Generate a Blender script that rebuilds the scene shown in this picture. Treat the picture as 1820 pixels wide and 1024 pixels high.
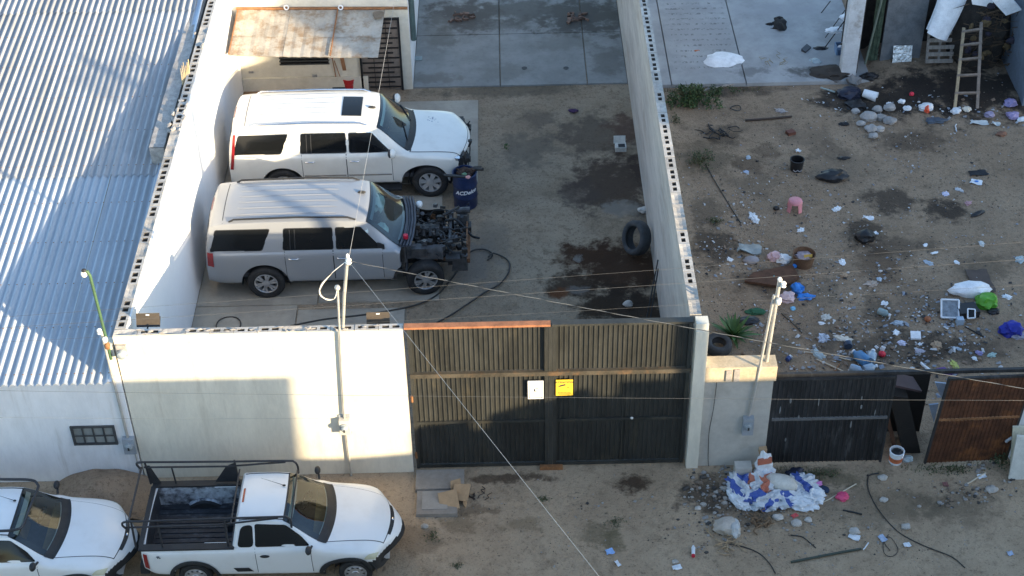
import bpy, bmesh, math, random
from mathutils import Vector, Matrix, noise
for o in list(bpy.data.objects): bpy.data.objects.remove(o)
SC = bpy.context.scene
COL = SC.collection
R = math.radians
random.seed(11)

# ---------------------------------------------------------------- camera, sky, sun
CP = Vector((1.82, -20.124, 20.589)); YAW, PITCH, ROLL, FPX = .0018, .6803, -.0204, 2760.4
_f = Vector((math.sin(YAW)*math.cos(PITCH), math.cos(YAW)*math.cos(PITCH), -math.sin(PITCH)))
_r0 = Vector((math.cos(YAW), -math.sin(YAW), 0)); _u0 = _r0.cross(_f)
_r = _r0*math.cos(ROLL)+_u0*math.sin(ROLL); _u = _u0*math.cos(ROLL)-_r0*math.sin(ROLL)
cd = bpy.data.cameras.new('camera'); cam = bpy.data.objects.new('camera', cd); COL.objects.link(cam)
cam.matrix_world = Matrix(((_r.x,_u.x,-_f.x,CP.x),(_r.y,_u.y,-_f.y,CP.y),(_r.z,_u.z,-_f.z,CP.z),(0,0,0,1)))
cd.sensor_width = 36; cd.lens = 36*FPX/1820; cd.clip_end = 2000; cd.clip_start = .5
SC.camera = cam
SUN = Vector((2.83, -2.2, .80)).normalized()          # towards the sun: low evening light from the right
w = bpy.data.worlds.new('World'); SC.world = w; w.use_nodes = True
wt = w.node_tree; bg = wt.nodes['Background']
sky = wt.nodes.new('ShaderNodeTexSky'); sky.sky_type = 'NISHITA'; sky.sun_disc = False
sky.sun_elevation = math.asin(SUN.z); sky.sun_rotation = math.atan2(SUN.x, SUN.y)
sky.air_density = 1.0; sky.dust_density = .7; sky.ozone_density = 1.6
wt.links.new(sky.outputs[0], bg.inputs[0]); bg.inputs[1].default_value = .15
sl = bpy.data.lights.new('sun', 'SUN'); sl.energy = 3.8; sl.angle = R(.6); sl.color = (1, .80, .52)
so = bpy.data.objects.new('sun', sl); COL.objects.link(so); so.rotation_euler = SUN.to_track_quat('Z', 'Y').to_euler()
so.location = (20, -15, 30)
SC.view_settings.view_transform = 'Standard'; SC.view_settings.look = 'None'
SC.view_settings.exposure = 1.72; SC.view_settings.gamma = 1

def ray(px, py): return _f + _r*((px-910)/FPX) - _u*((py-512)/FPX)
def atz(px, py, z=0.0):
    d = ray(px, py); return CP + d*((z-CP.z)/d.z)
def aty(px, py, Y=0.0):
    d = ray(px, py); return CP + d*((Y-CP.y)/d.y)

# ---------------------------------------------------------------- node helpers
def nd(t, ty, ins=None, **props):
    n = t.nodes.new(ty)
    for k, v in props.items(): setattr(n, k, v)
    for k, v in (ins or {}).items():
        s = n.inputs[k]
        if hasattr(v, 'is_output'): t.links.new(v, s)
        else: s.default_value = v
    return n
def c4(c): return (c[0], c[1], c[2], 1.0)
def mix(t, fac, a, b, mode='MIX'):
    n = t.nodes.new('ShaderNodeMix'); n.data_type = 'RGBA'; n.blend_type = mode
    for i, v in ((0, fac), (6, a), (7, b)):
        if hasattr(v, 'is_output'): t.links.new(v, n.inputs[i])
        elif i == 0: n.inputs[0].default_value = v
        else: n.inputs[i].default_value = c4(v)
    return n.outputs[2]
def mth(t, op, a, b=0.0, c=0.0):
    n = t.nodes.new('ShaderNodeMath'); n.operation = op
    for i, v in enumerate((a, b, c)):
        if hasattr(v, 'is_output'): t.links.new(v, n.inputs[i])
        else: n.inputs[i].default_value = v
    return n.outputs[0]
def sstep(t, v, a, b):
    n = nd(t, 'ShaderNodeMapRange', interpolation_type='SMOOTHSTEP', clamp=True)
    t.links.new(v, n.inputs[0]); n.inputs[1].default_value = a; n.inputs[2].default_value = b
    return n.outputs[0]
def tex(t, scale, vec, detail=5, rough=.6, dist=0):
    return nd(t, 'ShaderNodeTexNoise', {'Scale': scale, 'Detail': detail, 'Roughness': rough, 'Distortion': dist, 'Vector': vec}).outputs[0]
def newmat(name):
    m = bpy.data.materials.new(name); m.use_nodes = True
    t = m.node_tree; return m, t, t.nodes['Principled BSDF']
def coords(t, world=False, stretch=None):
    if world: v = nd(t, 'ShaderNodeNewGeometry').outputs['Position']
    else:
        tc = nd(t, 'ShaderNodeTexCoord').outputs['Object']
        oi = nd(t, 'ShaderNodeObjectInfo').outputs['Random']
        s = mth(t, 'MULTIPLY', oi, 37.0)
        cv = nd(t, 'ShaderNodeCombineXYZ', {0: s, 1: s, 2: s}).outputs[0]
        v = nd(t, 'ShaderNodeVectorMath', {0: tc, 1: cv}, operation='ADD').outputs[0]
    if stretch: v = nd(t, 'ShaderNodeVectorMath', {0: v, 1: stretch}, operation='MULTIPLY').outputs[0]
    return v
MATS = {}
def pm(name, col, rough=.8, var=.25, scale=3., bump=.2, bscale=45., dirt=None, metal=0., coat=0., stretch=None, spec=.4, world=False, orand=0., bdist=.01, streak=None):
    """painted / plain surface: base colour with uneven tone, optional (colour, amount, scale) dirt and fine relief"""
    if name in MATS: return MATS[name]
    m, t, b = newmat(name); v = coords(t, world, stretch)
    n1 = tex(t, scale, v); n2 = tex(t, scale*7, v, 4)
    f = mth(t, 'ADD', mth(t, 'MULTIPLY', n1, .65), mth(t, 'MULTIPLY', n2, .35))
    lo = tuple(x*(1-var) for x in col); hi = tuple(min(1, x*(1+var)) for x in col)
    c = mix(t, sstep(t, f, .3, .7), lo, hi)
    if orand:
        oi = nd(t, 'ShaderNodeObjectInfo').outputs['Random']
        k = nd(t, 'ShaderNodeMapRange', {0: oi, 3: 1-orand, 4: 1+orand}).outputs[0]
        c = nd(t, 'ShaderNodeVectorMath', {0: c, 3: k}, operation='SCALE').outputs[0]
    if dirt:
        dm = sstep(t, tex(t, dirt[2], v, 6, .7), .62-.3*dirt[1], .78-.2*dirt[1])
        c = mix(t, mth(t, 'MULTIPLY', dm, min(1, dirt[1]*1.6)), c, dirt[0])
    if streak:
        sv = nd(t, 'ShaderNodeVectorMath', {0: coords(t, world), 1: (5,5,.35)}, operation='MULTIPLY').outputs[0]
        c = mix(t, mth(t, 'MULTIPLY', mth(t, 'MULTIPLY', sstep(t, tex(t, 1.0, sv, 6, .7), .52, .72), sstep(t, tex(t, .5, v, 2), .4, .6)), streak[1]), c, streak[0])
    t.links.new(c, b.inputs['Base Color'])
    b.inputs['Roughness'].default_value = rough; b.inputs['Metallic'].default_value = metal
    b.inputs['Specular IOR Level'].default_value = spec; b.inputs['Coat Weight'].default_value = coat
    b.inputs['Coat Roughness'].default_value = .08
    if bump:
        bn = tex(t, bscale, v, 5, .65)
        bp = nd(t, 'ShaderNodeBump', {'Strength': bump, 'Distance': bdist, 'Height': bn})
        t.links.new(bp.outputs[0], b.inputs['Normal'])
    MATS[name] = m; return m
def stains(t, c, pos, items, nscale=2.2, namp=.3):
    """items: (x, y, rx, ry, colour, strength): spilt-oil and soil marks with ragged outlines"""
    nz = nd(t, 'ShaderNodeTexNoise', {'Scale': nscale, 'Detail': 9, 'Roughness': .72, 'Vector': pos})
    off = nd(t, 'ShaderNodeVectorMath', {0: nz.outputs['Color'], 1: (.5, .5, .5)}, operation='SUBTRACT').outputs[0]
    off = nd(t, 'ShaderNodeVectorMath', {0: off, 3: namp*2}, operation='SCALE').outputs[0]
    p = nd(t, 'ShaderNodeVectorMath', {0: pos, 1: off}, operation='ADD').outputs[0]
    pn = tex(t, 2.4, pos, 9, .68)
    for (x, y, rx, ry, col, s) in items:
        q = nd(t, 'ShaderNodeVectorMath', {0: p, 1: (x, y, 0)}, operation='SUBTRACT').outputs[0]
        q = nd(t, 'ShaderNodeVectorMath', {0: q, 1: (1/rx, 1/ry, 0)}, operation='MULTIPLY').outputs[0]
        d = nd(t, 'ShaderNodeVectorMath', {0: q}, operation='LENGTH').outputs['Value']
        val = mth(t, 'ADD', mth(t, 'SUBTRACT', 1.0, d), mth(t, 'MULTIPLY', mth(t, 'SUBTRACT', pn, .5), 2.6))
        k = mth(t, 'MULTIPLY', sstep(t, val, -.15, .5), s)
        c = mix(t, k, c, col)
    return c

# ---------------------------------------------------------------- mesh helpers
class MB:
    def __init__(s): s.v = []; s.f = []; s.m = []
    def add(s, vs, fs, mi=0):
        o = len(s.v); s.v += [Vector(p) for p in vs]; s.f += [tuple(i+o for i in f) for f in fs]; s.m += [mi]*len(fs); return s
    def box(s, x0, x1, y0, y1, z0, z1, mi=0, top=None):
        dx, dy = top if top else (0, 0)
        return s.add([(x0,y0,z0),(x1,y0,z0),(x1,y1,z0),(x0,y1,z0),(x0+dx,y0+dy,z1),(x1-dx,y0+dy,z1),(x1-dx,y1-dy,z1),(x0+dx,y1-dy,z1)],
                     [(0,3,2,1),(4,5,6,7),(0,1,5,4),(1,2,6,5),(2,3,7,6),(3,0,4,7)], mi)
    def obox(s, c, ax, ay, az, mi=0):
        c, ax, ay, az = map(Vector, (c, ax, ay, az))
        vs = [c+ax*i+ay*j+az*k for k in (-1,1) for j in (-1,1) for i in (-1,1)]
        return s.add(vs, [(0,2,3,1),(4,5,7,6),(0,1,5,4),(1,3,7,5),(3,2,6,7),(2,0,4,6)], mi)
    def tube(s, pts, r, n=8, mi=0, cap=True):
        pts = [Vector(p) for p in pts]; rs = r if isinstance(r, (list, tuple)) else [r]*len(pts)
        vs = []; fs = []; up = None
        for i, p in enumerate(pts):
            d = (pts[min(i+1, len(pts)-1)]-pts[max(i-1, 0)]).normalized()
            if up is None: up = Vector((0,0,1)) if abs(d.z) < .9 else Vector((1,0,0))
            a = d.cross(up)
            if a.length < 1e-4: a = d.orthogonal()
            a.normalize(); b = a.cross(d).normalized(); up = b
            for k in range(n):
                t = 2*math.pi*k/n; vs.append(p+(a*math.cos(t)+b*math.sin(t))*rs[i])
        for i in range(len(pts)-1):
            for k in range(n):
                fs.append((i*n+k, i*n+(k+1)%n, (i+1)*n+(k+1)%n, (i+1)*n+k))
        if cap: fs += [tuple(range(n))[::-1], tuple(range((len(pts)-1)*n, len(pts)*n))]
        return s.add(vs, fs, mi)
    def lathe(s, prof, c=(0,0,0), axis=(0,0,1), n=24, mi=0, closed=False):
        ax = Vector(axis).normalized(); a = ax.orthogonal().normalized(); b = ax.cross(a); c = Vector(c)
        vs = []; fs = []; m = len(prof)
        for k in range(n):
            t = 2*math.pi*k/n; e = a*math.cos(t)+b*math.sin(t)
            for (r, h) in prof: vs.append(c+e*r+ax*h)
        for k in range(n):
            for j in range(m if closed else m-1):
                j2 = (j+1) % m; k2 = (k+1) % n
                fs.append((k*m+j, k2*m+j, k2*m+j2, k*m+j2))
        return s.add(vs, fs, mi)
    def grid(s, fn, nu, nv, mi=0):
        vs = [fn(i/nu, j/nv) for j in range(nv+1) for i in range(nu+1)]
        fs = [(j*(nu+1)+i, j*(nu+1)+i+1, (j+1)*(nu+1)+i+1, (j+1)*(nu+1)+i) for j in range(nv) for i in range(nu)]
        return s.add(vs, fs, mi)
    def prism(s, poly, z0, z1, mi=0):
        n = len(poly); vs = [(p[0],p[1],z0) for p in poly]+[(p[0],p[1],z1) for p in poly]
        return s.add(vs, [tuple(range(n))[::-1], tuple(range(n, 2*n))]+[(i,(i+1)%n,n+(i+1)%n,n+i) for i in range(n)], mi)
    def blob(s, c, r, amp=.2, freq=1.5, sub=2, flat=1., seed=0, mi=0, rot=None, ridge=False):
        bm = bmesh.new(); bmesh.ops.create_icosphere(bm, subdivisions=sub, radius=1)
        bm.verts.ensure_lookup_table(); vs = []
        rr = Vector(r) if hasattr(r, '__len__') else Vector((r, r, r)); c = Vector(c)
        for v in bm.verts:
            p = v.co.copy(); q = p*freq+Vector((seed*3.1, seed*1.7, seed*.9))
            k = noise.noise(q); k2 = noise.noise(q*2.7)
            if ridge: k = 1-2*abs(k)-.4; k2 = .6-1.5*abs(k2)
            p *= 1+amp*(k+.5*k2)
            p = Vector((p.x*rr.x, p.y*rr.y, p.z*rr.z))
            if p.z < -flat*rr.z: p.z = -flat*rr.z
            if rot: p.rotate(rot)
            vs.append(c+p)
        fs = [tuple(v.index for v in f.verts) for f in bm.faces]; bm.free()
        return s.add(vs, fs, mi)
    def xform(s, M): s.v = [M @ p for p in s.v]; return s
WO = {}
def mesh(name, mb, mat, shift=Vector((0,0,0)), smooth=None):
    me = bpy.data.meshes.new(name)
    me.from_pydata([tuple(p-shift) for p in mb.v], [], mb.f)
    for m in (mat if isinstance(mat, (list, tuple)) else [mat]): me.materials.append(m)
    if any(mb.m): me.polygons.foreach_set('material_index', mb.m)
    if smooth is not None:
        for p in me.polygons: p.use_smooth = True
        if smooth < 180: me.set_sharp_from_angle(angle=R(smooth))
    me.update(); return me
def tagit(o, label=None, cat=None, group=None, kind=None):
    for k, v in (('label', label), ('category', cat), ('group', group), ('kind', kind)):
        if v: o[k] = v
    return o
def put(name, mb, mat, parent=None, label=None, cat=None, group=None, kind=None, smooth=None, local=False):
    """one mesh object: top-level with its origin at its base, or a part under its thing"""
    if parent is None:
        if kind == 'structure': sh = Vector((0,0,0))
        else:
            xs = [p.x for p in mb.v]; ys = [p.y for p in mb.v]; zs = [p.z for p in mb.v]
            sh = Vector(((min(xs)+max(xs))/2, (min(ys)+max(ys))/2, min(zs)))
    else: sh = Vector((0,0,0)) if local else WO[parent]
    o = bpy.data.objects.new(name, mesh(name, mb, mat, sh, smooth)); COL.objects.link(o)
    if parent is None: o.location = sh; WO[o] = sh
    else: o.parent = parent; WO[o] = WO[parent]
    return tagit(o, label, cat, group, kind)
def thing(name, loc, label, cat, group=None, rz=0):
    o = bpy.data.objects.new(name, None); COL.objects.link(o); o.empty_display_size = .2
    o.location = loc; o.rotation_euler = (0,0,rz); WO[o] = Vector(loc)
    return tagit(o, label, cat, group)
def piece(name, me, parent, loc, rot=(0,0,0), sc=(1,1,1)):
    o = bpy.data.objects.new(name, me); COL.objects.link(o); o.parent = parent
    o.location = Vector(loc)-WO[parent]; o.rotation_euler = rot; o.scale = sc; WO[o] = WO[parent]; return o
def text_mb(s, size, M, extrude=.002, align='CENTER', bold=0.):
    cu = bpy.data.curves.new('txt', 'FONT'); cu.body = s; cu.size = size; cu.align_x = align; cu.extrude = extrude; cu.offset = bold
    cu.resolution_u = 2
    o = bpy.data.objects.new('txt', cu); COL.objects.link(o)
    me = bpy.data.meshes.new_from_object(o.evaluated_get(bpy.context.evaluated_depsgraph_get()))
    b = MB(); b.add([M @ v.co for v in me.vertices], [tuple(p.vertices) for p in me.polygons])
    bpy.data.objects.remove(o); bpy.data.curves.remove(cu); bpy.data.meshes.remove(me)
    return b
def fnoise(x, y, s=1., o=0.): return noise.noise(Vector((x*s+o, y*s-o*.7, o*.3)))
def sag(a, b, d, n=24):
    a, b = Vector(a), Vector(b)
    return [a.lerp(b, i/n)-Vector((0,0,d*4*(i/n)*(1-i/n))) for i in range(n+1)]
def curve_pts(pts, n=8):
    """Catmull-Rom through points"""
    P = [Vector(p) for p in pts]; P = [P[0]*2-P[1]]+P+[P[-1]*2-P[-2]]; out = []
    for i in range(1, len(P)-2):
        a, b, c, d = P[i-1:i+3]
        for k in range(n):
            t = k/n; out.append(.5*((2*b)+(c-a)*t+(2*a-5*b+4*c-d)*t*t+(3*b-a-3*c+d)*t**3))
    return out+[P[-2]]

# ---------------------------------------------------------------- materials of the setting
XL, XI, XR, XO, HW = -4.96, -4.74, 4.90, 5.10, 3.43       # left wall outer / inner, right wall inner / outer, wall height
YB = 13.35                                              # front of the house at the back of the yard
DK = (.02, .017, .014)
def mat_dirt(name, col, col2, items, gravel=.35, lot=False):
    m, t, b = newmat(name); p = coords(t, True)
    n1 = tex(t, .55, p, 8, .65); n2 = tex(t, 5, p, 6, .7); n3 = tex(t, 38, p, 3, .6)
    c = mix(t, sstep(t, n1, .35, .65), col, col2)
    c = mix(t, mth(t, 'MULTIPLY', sstep(t, tex(t, 1.7, p, 7, .7, .6), .52, .70), .5), c, tuple(x*.5 for x in col))
    c = mix(t, mth(t, 'MULTIPLY', sstep(t, n2, .5, .72), .55), c, tuple(x*.55 for x in col))
    n4 = tex(t, 12, p, 4, .75)
    c = mix(t, mth(t, 'MULTIPLY', sstep(t, n4, .44, .36), .55), c, tuple(x*.42 for x in col))
    c = mix(t, mth(t, 'MULTIPLY', sstep(t, n4, .58, .66), .4), c, tuple(min(1, x*1.4) for x in col))
    c = mix(t, mth(t, 'MULTIPLY', sstep(t, n3, .62, .72), .5), c, tuple(min(1, x*1.7) for x in col))
    c = mix(t, mth(t, 'MULTIPLY', sstep(t, n3, .40, .32), .6), c, tuple(x*.35 for x in col))
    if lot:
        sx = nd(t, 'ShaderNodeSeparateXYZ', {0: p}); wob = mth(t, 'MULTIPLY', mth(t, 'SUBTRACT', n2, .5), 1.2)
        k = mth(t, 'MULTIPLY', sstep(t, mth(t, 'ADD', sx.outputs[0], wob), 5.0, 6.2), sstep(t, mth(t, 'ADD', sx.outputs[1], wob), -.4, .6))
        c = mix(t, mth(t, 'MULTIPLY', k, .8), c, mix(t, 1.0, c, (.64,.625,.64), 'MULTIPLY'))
    c = stains(t, c, p, items)
    t.links.new(c, b.inputs['Base Color']); b.inputs['Roughness'].default_value = .95; b.inputs['Specular IOR Level'].default_value = .15
    vo = nd(t, 'ShaderNodeTexVoronoi', {'Scale': 22, 'Vector': p}).outputs['Distance']
    h = mth(t, 'ADD', mth(t, 'MULTIPLY', n3, .6), mth(t, 'ADD', mth(t, 'MULTIPLY', n2, .8), mth(t, 'MULTIPLY', vo, gravel)))
    bp = nd(t, 'ShaderNodeBump', {'Strength': .7, 'Distance': .05, 'Height': h}); t.links.new(bp.outputs[0], b.inputs['Normal'])
    return m
def S(px, py, rx, ry, col, s): p = atz(px, py); return (p.x, p.y, rx, ry, col, s)
BR = (.055, .034, .022); BK = (.03, .025, .022)
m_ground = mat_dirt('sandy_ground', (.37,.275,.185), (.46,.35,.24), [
    S(905,850,.9,.13,BR,.75), S(1125,858,.3,.28,BR,.9), S(850,905,.5,.16,BR,.5), S(1260,880,.6,.55,BK,.75), S(1330,900,.7,.5,BK,.5),
    S(1060,950,.35,.3,(.10,.085,.05),.5), S(820,930,.4,.25,(.12,.09,.055),.5), S(930,930,.35,.2,(.17,.13,.08),.5), S(1090,960,.25,.25,(.09,.08,.04),.5),
    S(1560,900,1.3,.5,(.14,.11,.075),.5), S(1700,900,.9,.5,(.12,.095,.065),.5), S(1450,850,1.2,.3,(.10,.085,.05),.6), S(740,960,.5,.4,(.16,.11,.07),.5),
    S(1260,280,.8,.8,(.12,.095,.065),.6), S(1285,240,.6,.5,BK,.5), S(1330,290,.5,.4,BR,.5), S(1360,270,.4,.4,BR,.45), S(1580,355,.7,.5,BK,.75),
    S(1680,375,.55,.5,BK,.85), S(1540,410,.5,.5,BK,.7), S(1590,440,1.0,.4,BK,.5), S(1560,470,.5,.7,BR,.5), S(1565,560,.4,.8,BK,.5),
    S(1475,270,.5,.5,BK,.4), S(1620,250,1.0,.5,BK,.5), S(1500,300,1.2,.7,(.14,.11,.08),.4), S(1600,180,1.9,.9,BK,.9), S(1720,170,2.0,1.3,BK,.95),
    S(1490,180,.8,.6,BK,.8), S(1300,160,1.2,.4,BK,.6), S(1270,440,.5,.9,BK,.7), S(1260,380,.4,.8,(.10,.08,.06),.6), S(1370,500,.9,.5,BR,.5),
    S(1600,620,1.5,.6,BK,.6), S(1480,600,.8,.6,(.11,.09,.07),.5), S(1700,620,1.2,.5,BK,.55), S(1380,620,.6,.5,(.10,.085,.06),.5), S(1640,540,.8,.5,(.13,.1,.075),.5),
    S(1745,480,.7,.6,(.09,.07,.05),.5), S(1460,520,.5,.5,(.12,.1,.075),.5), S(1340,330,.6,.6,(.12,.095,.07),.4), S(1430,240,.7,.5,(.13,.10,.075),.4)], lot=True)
m_yard = mat_dirt('yard_ground', (.265,.20,.138), (.355,.28,.20), [
    S(1060,240,1.1,1.1,(.09,.07,.055),.75), S(1090,330,1.15,1.4,(.06,.04,.03),.9), S(1110,230,.5,.7,(.10,.055,.04),.7), S(940,265,.8,.9,(.12,.10,.08),.6),
    S(960,210,.5,.4,(.10,.08,.065),.55), S(1030,345,.5,.7,(.08,.06,.05),.6), S(900,160,1.9,.35,(.09,.075,.055),.6), S(1100,370,.5,.35,(.30,.27,.23),.6),
    S(1045,455,.8,.6,(.05,.024,.013),.97), S(1110,480,1.1,1.05,(.05,.027,.016),.97), S(1025,505,.75,.5,(.04,.024,.015),.9), S(1110,545,1.1,.85,(.032,.022,.016),.95), S(1150,300,.4,.9,(.06,.04,.03),.8),
    S(1062,545,.45,.45,(.04,.027,.018),.9), S(1028,460,.14,.14,(.22,.2,.175),.8), S(1028,515,.25,.15,(.2,.18,.16),.6), S(1150,400,.35,.5,(.12,.10,.08),.7),
    S(995,520,.2,.16,(.13,.05,.02),.7), S(830,470,.8,1.0,(.22,.2,.18),.5), S(870,420,.5,.8,(.17,.15,.125),.4), S(780,230,.6,.6,(.12,.09,.065),.5)], .15)
def mat_conc(name, col, items=(), dirt=.4, wet=.75):
    m, t, b = newmat(name); p = coords(t, True)
    n1 = tex(t, 1.1, p, 7, .65); n2 = tex(t, 9, p, 5, .65); n3 = tex(t, 70, p, 2)
    c = mix(t, sstep(t, n1, .3, .7), tuple(x*.8 for x in col), tuple(x*1.12 for x in col))
    c = mix(t, mth(t, 'MULTIPLY', sstep(t, n2, .5, .75), dirt), c, tuple(x*.5 for x in col))
    c = mix(t, mth(t, 'MULTIPLY', sstep(t, n3, .6, .75), .25), c, tuple(x*.6 for x in col))
    if items: c = stains(t, c, p, items)
    t.links.new(c, b.inputs['Base Color']); b.inputs['Roughness'].default_value = wet; b.inputs['Specular IOR Level'].default_value = .35
    bp = nd(t, 'ShaderNodeBump', {'Strength': .25, 'Distance': .01, 'Height': mth(t, 'ADD', n2, mth(t, 'MULTIPLY', n3, .5))}); t.links.new(bp.outputs[0], b.inputs['Normal'])
    return m
G1 = (.08,.075,.065)
m_slab = mat_conc('driveway_concrete', (.23,.232,.222), [S(820,30,1.1,1.0,(.06,.05,.042),.9), S(1030,30,1.3,1.2,(.05,.045,.038),.92), S(930,20,1.6,.8,(.075,.07,.06),.8), S(780,60,.5,1.1,(.15,.145,.13),.6),
    S(880,45,1.6,.35,G1,.6), S(790,70,.4,.6,G1,.4), S(1000,75,.9,.5,(.12,.115,.10),.5), S(1080,110,.5,.8,(.10,.095,.085),.6), S(900,130,.8,.4,(.14,.135,.12),.5), S(1085,30,.4,1.2,(.07,.065,.055),.7), S(770,140,.8,.25,(.12,.1,.08),.5)])
m_pad = mat_conc('pad_concrete', (.375,.335,.275), [S(460,550,.5,.35,(.28,.25,.21),.6), S(440,520,.9,.3,(.24,.22,.19),.6), S(600,540,.9,.3,(.26,.24,.2),.5)], .3, .8)
m_lotslab = mat_conc('lot_concrete', (.34,.345,.345), [S(1250,60,1.0,.9,(.30,.30,.30),.7), S(1330,130,.5,.25,(.13,.13,.13),.7), S(1450,130,.8,.3,(.06,.055,.05),.8), S(1400,20,1.5,.4,(.33,.33,.34),.5), S(1480,60,.5,.7,(.2,.2,.2),.5)], .2)

def add_rows(m):
    # rows of short dark trowel marks left in the middle slab
    t = m.node_tree; b = t.nodes['Principled BSDF']; src = b.inputs['Base Color'].links[0].from_socket
    p = coords(t, True); sx = nd(t, 'ShaderNodeSeparateXYZ', {0: p})
    row = mth(t, 'ABSOLUTE', mth(t, 'SUBTRACT', mth(t, 'FRACT', mth(t, 'MULTIPLY', sx.outputs[1], 3.6)), .5))
    q = nd(t, 'ShaderNodeVectorMath', {0: p, 1: (1,.55,1)}, operation='MULTIPLY').outputs[0]
    k = mth(t, 'MULTIPLY', sstep(t, row, .2, .1), sstep(t, tex(t, 16, q, 3, .6), .52, .58))
    for (i, a, c) in ((0, 6.1, 6.2), (0, 7.8, 7.6), (1, 13.75, 13.85)): k = mth(t, 'MULTIPLY', k, sstep(t, sx.outputs[i], a, c))
    t.links.new(mix(t, mth(t, 'MULTIPLY', k, .75), src, (.12,.12,.12)), b.inputs['Base Color'])
add_rows(m_lotslab)

# ---------------------------------------------------------------- ground
def ss(a, b, x):
    t = max(0, min(1, (x-a)/(b-a))); return t*t*(3-2*t)
def gh(x, y):
    """height of the earth"""
    if -5.0 < x < 5.0 and y > .12: return -.06
    h = .035*fnoise(x, y, .7, 3)+.02*fnoise(x, y, 2.3, 9)+.008*fnoise(x, y, 7, 5)
    if y < .6: h *= ss(.3, -1.2, y) if y > -1.2 else 1; h = h*.8-.01*ss(5, 8, x)
    if x > 5.05 and y > .1:
        h += .05*fnoise(x, y, .45, 21)
        if y > 13 and x < 11.2: h = -.06
        h += .22*ss(10.4, 12.0, x)*ss(11.2, 12.4, y)
        h *= ss(.1, .6, y) if y < .6 else 1
    if x < -4.9 and y > -.05: h = -.02
    return h
def G(px, py, dz=0.):
    p = atz(px, py, 0)
    for _ in range(3): p = atz(px, py, gh(p.x, p.y)+dz)
    return p
g = MB()
xs = [-260, -120, -50, -20] + [-12.4+i*.1 for i in range(290)] + [24, 50, 120, 260]
ys = [-260, -120, -50, -20, -8] + [-3.6+i*.1 for i in range(226)] + [26, 50, 120, 260]
xs.sort(); ys.sort()
g.v = [Vector((x, y, gh(x, y))) for y in ys for x in xs]
nx = len(xs); g.f = [(j*nx+i, j*nx+i+1, (j+1)*nx+i+1, (j+1)*nx+i) for j in range(len(ys)-1) for i in range(nx-1)]; g.m = [0]*len(g.f)
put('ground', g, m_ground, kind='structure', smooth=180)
b = MB()
def yf(u, v):
    x = XI-.1+u*(XR-XI+.2); y = .02+v*18.4
    return (x, y, -.012+.012*fnoise(x, y, .8, 2)+.005*fnoise(x, y, 4, 2) if y > .5 else -.02)
b.grid(yf, 70, 130); yard = put('yard_floor', b, m_yard, kind='structure', smooth=180)
def slab_piece(name, x0, x1, y0, y1, z0, z1, mat, parent):
    q = MB(); e = .012
    q.box(x0+.006, x1-.006, y0+.006, y1-.006, z0, z1, top=(e, e)); return put(name, q, mat, parent)
for (x0,x1,y0,y1) in ((XI,-2.6,.3,4.9),(-2.6,-.35,.3,4.75),(XI,-2.2,4.9,8.7),(-2.2,.35,4.95,8.75),(XI,-1.6,8.75,12.5),(-1.6,1.15,9.2,12.75)):
    slab_piece('concrete_slab', x0, x1, y0, y1, -.05, .013+.004*random.random(), m_pad, yard)
drv = put('driveway', MB().box(-.5, XR, YB+.0, 18.6, -.06, -.022), m_slab, kind='structure')
for (x0,x1,y0,y1) in ((-.5,1.69,13.37,15.95),(1.69,3.88,13.37,15.95),(3.88,4.9,13.37,15.95),(-.5,1.69,15.95,18.5),(1.69,3.88,15.95,18.5),(3.88,4.9,15.95,18.5)):
    slab_piece('concrete_slab', x0, x1, y0, y1, -.021, .022+.005*random.random(), m_slab, drv)
lsl = put('lot_floor', MB().box(XO, 11.0, 13.22, 18.6, -.1, -.03), m_lotslab, kind='structure')
for (x0,x1) in ((XO,5.98),(5.98,7.85),(7.85,11.0)):
    slab_piece('concrete_slab', x0, x1, 13.22, 18.5, -.029, .03+.004*random.random(), m_lotslab, lsl)

# ---------------------------------------------------------------- boundary walls of hollow concrete block
m_cream = pm('cream_painted_plaster', (.70,.66,.555), .85, .10, 1.6, .3, 24, dirt=((.52,.47,.38), .26, 1.5), stretch=(1.4,1,.45), streak=((.40,.35,.27), .5))
m_white = pm('white_painted_plaster', (.76,.765,.77), .85, .08, 1.3, .25, 24, dirt=((.56,.54,.51), .2, 1.4), stretch=(1.3,1,.5), streak=((.42,.39,.34), .45))
m_whitein = pm('white_wall_paint', (.80,.80,.80), .85, .04, .8, .15, 30)
m_raw = pm('raw_cement_plaster', (.40,.37,.34), .95, .22, 1.2, .5, 25, dirt=((.26,.22,.19), .35, 1.1), stretch=(1,.35,1.6), streak=((.22,.18,.15), .6))
m_block = pm('concrete_block', (.40,.38,.35), .95, .25, 6, .7, 60, orand=.18)
m_hole = pm('block_cavity', (.10,.09,.08), .95, .3, 6)
m_rust = pm('rusty_steel', (.26,.12,.05), .8, .4, 6, .5, 40, dirt=((.12,.06,.03), .4, 7))
m_mortar = pm('crumbled_mortar', (.42,.39,.36), .95, .3, 9, .8, 40, orand=.15)
def wall_box(name, x0, x1, y0, y1, z0, z1, mats, label, cat='wall'):
    """mats: (front -y, back +y, left -x, right +x, top)"""
    q = MB(); q.box(x0, x1, y0, y1, z0, z1)
    q.m = [4, 4, 0, 3, 1, 2]
    return put(name, q, list(mats), None, label, cat)
BH = .19                               # height of the open top course
wl = wall_box('block_wall', XL, XI, .19, 18.4, -.1, HW-BH, (m_raw,m_raw,m_raw,m_whitein,m_block), 'tall boundary wall beside the corrugated roof, its inner face painted white')
wf = wall_box('block_wall', XL, -.02, 0, .18, -.1, HW-BH, (m_cream,m_raw,m_raw,m_raw,m_block), 'cream painted street wall to the left of the big dark gate')
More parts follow.
